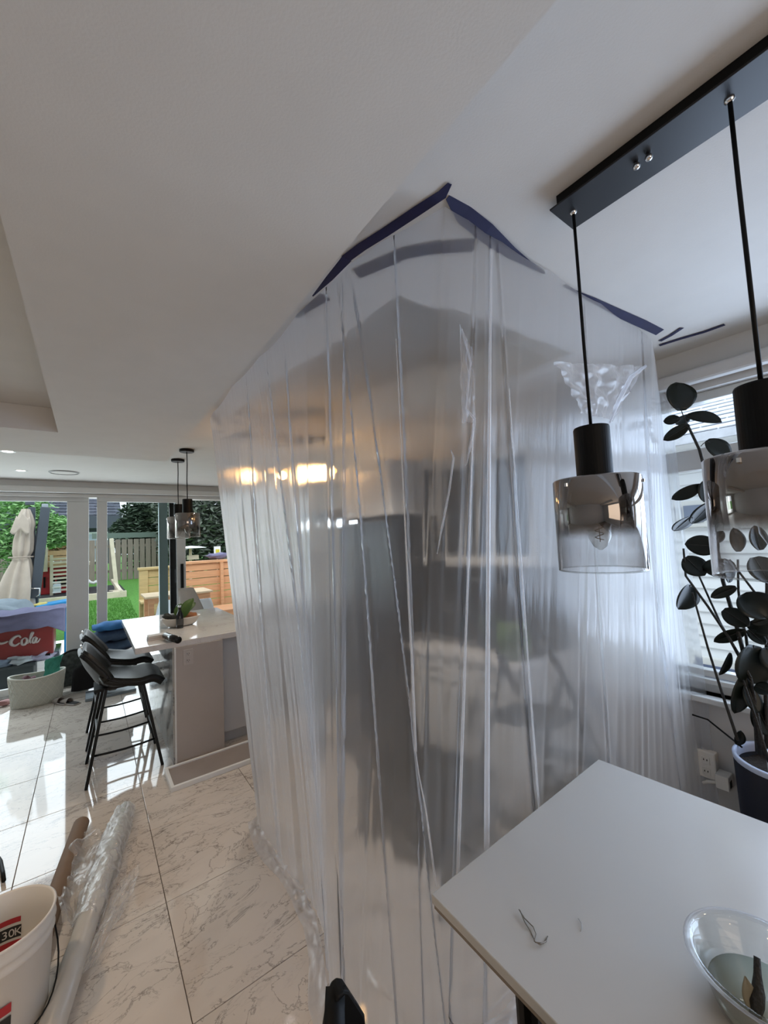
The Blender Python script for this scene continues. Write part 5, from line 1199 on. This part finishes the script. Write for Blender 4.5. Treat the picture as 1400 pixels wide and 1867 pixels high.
tree('conifer_tree', 'dense dark green tree behind the grey fence, left of the pendants', (1.9, 17.3, .9), 3.0,
     [(A3(265, 985, 17.2), (1.1, 1.2)), (A3(245, 975, 17.2), (.7, .8)), (A3(285, 950, 17.2), (1.0, 1.0)), (A3(262, 940, 17.2), (.8, .7)), (A3(290, 1010, 17.2), (.9, .9)), (A3(232, 965, 17.2), (.5, .4))], 2600, .10, M['conif'], 2, .2)
tree('cedar_tree', 'large dark conifer behind the cedar wall at the sheet edge', (5.0, 14.5, .5), 3.5,
     [(A3(350, 930, 14.3), (1.3, 1.1)), (A3(385, 930, 14.3), (1.3, 1.4)), (A3(372, 975, 14.3), (1.3, 1.2)), (A3(400, 1000, 14.3), (1.1, 1.0)), (A3(420, 950, 14.3), (1.5, 1.5)), (A3(335, 985, 14.3), (.8, .9)), (A3(480, 960, 14.3), (1.5, 1.5))], 2300, .11, mat('silver_conifer', (.115, .14, .11), .9, var=.5, vs=3), 3, .25)
t = thing('tan_shrub', A3(112, 1000, 12.9), 'tan and green shrub above the red playhouse', 'shrub')
leafcloud('foliage', [(A3(112, 995, 13.3), (.5, .35)), (A3(100, 1002, 13.3), (.35, .25)), (A3(122, 985, 13.3), (.35, .35))], 700, .07, M['shrub'], t, 4)
tag(MB().tube([(-2.1, 9.6, 0), (-2.05, 9.6, 1.3)], [.35, .3], 12).build('grey_tree_stump', M['bark'], smooth=True), 'thick grey tree trunk left of the umbrella', 'trunk')
# side neighbour house (right window)
NX = 5.0
t = thing('side_neighbour_house', (NX, .5, -.3), 'white lap sided neighbour house with grey shingle roof outside the side window', 'house')
MB().box(NX+.03, NX+.2, -6, 6, -.3, 2.50).build('wall', M['siding'], t)
for k in range(24):
    z = -.3+k*.118
    if z > 2.42: break
    M_ = [(NX+.03, -6, z), (NX+.005, -6, z), (NX+.028, -6, z+.125), (NX+.03, -6, z+.125)]
    MB().prism(M_, (0, 12, 0)).build('siding_plank', M['siding'], t)
MB().box(NX-.35, NX+.2, -6, 6, 2.42, 2.52).build('soffit_board', M['siding'], t)
MB().prism([(NX-.40, -6, 2.50), (NX+5, -6, 5.0), (NX+5, -6, 4.9), (NX-.40, -6, 2.42)], (0, 12, 0)).build('roof_deck', M['shinglel'], t)
for k in range(30):
    f0 = k/34; x = NX-.40+5.4*f0; z = 2.50+2.5*f0
    sh = MB()
    for j in range(34):
        y0 = -6+12*j/34+(.17 if k % 2 else 0); o_ = rr.uniform(0, .008); sh.box(y0*0+x, x+.19, y0+.006, y0+12/34-.006, z+.006+o_*.5, z+.016+o_*.5, Matrix(((1, 0, 0, 0), (0, 1, 0, 0), (0, 0, 1, 0), (0, 0, 0, 1))))
    sh.build('shingle_course', M['shinglel'], t)
q0, q1 = at(1345, 1262, 'x', NX), at(1262, 1196, 'x', NX)
wf = MB().box(NX-.04, NX+.02, q0.y-.6, q1.y, q0.z, q1.z+.02).build('window', M['trimw'], t, bevel=.01)
MB().box(NX-.05, NX-.035, q0.y-.05, q1.y-.09, q0.z+.04, q1.z-.05).build('pane', mat('blue_grey_pane', (.10, .13, .22), .2), wf)
MB().box(NX-.05, NX-.035, q0.y-.55, q0.y-.12, q0.z+.04, q1.z-.05).build('pane', mat('blue_grey_pane', (.10, .13, .22), .2), wf)
q0, q1 = at(1300, 960, 'x', NX), at(1235, 915, 'x', NX)
wf = MB().box(NX-.04, NX+.02, q0.y, q1.y, q0.z, q1.z).build('window', M['trimw'], t, bevel=.01)
MB().box(NX-.05, NX-.035, q0.y+.06, q1.y-.06, q0.z+.05, q1.z-.05).build('pane', mat('blue_grey_pane', (.20, .24, .33), .2), wf)
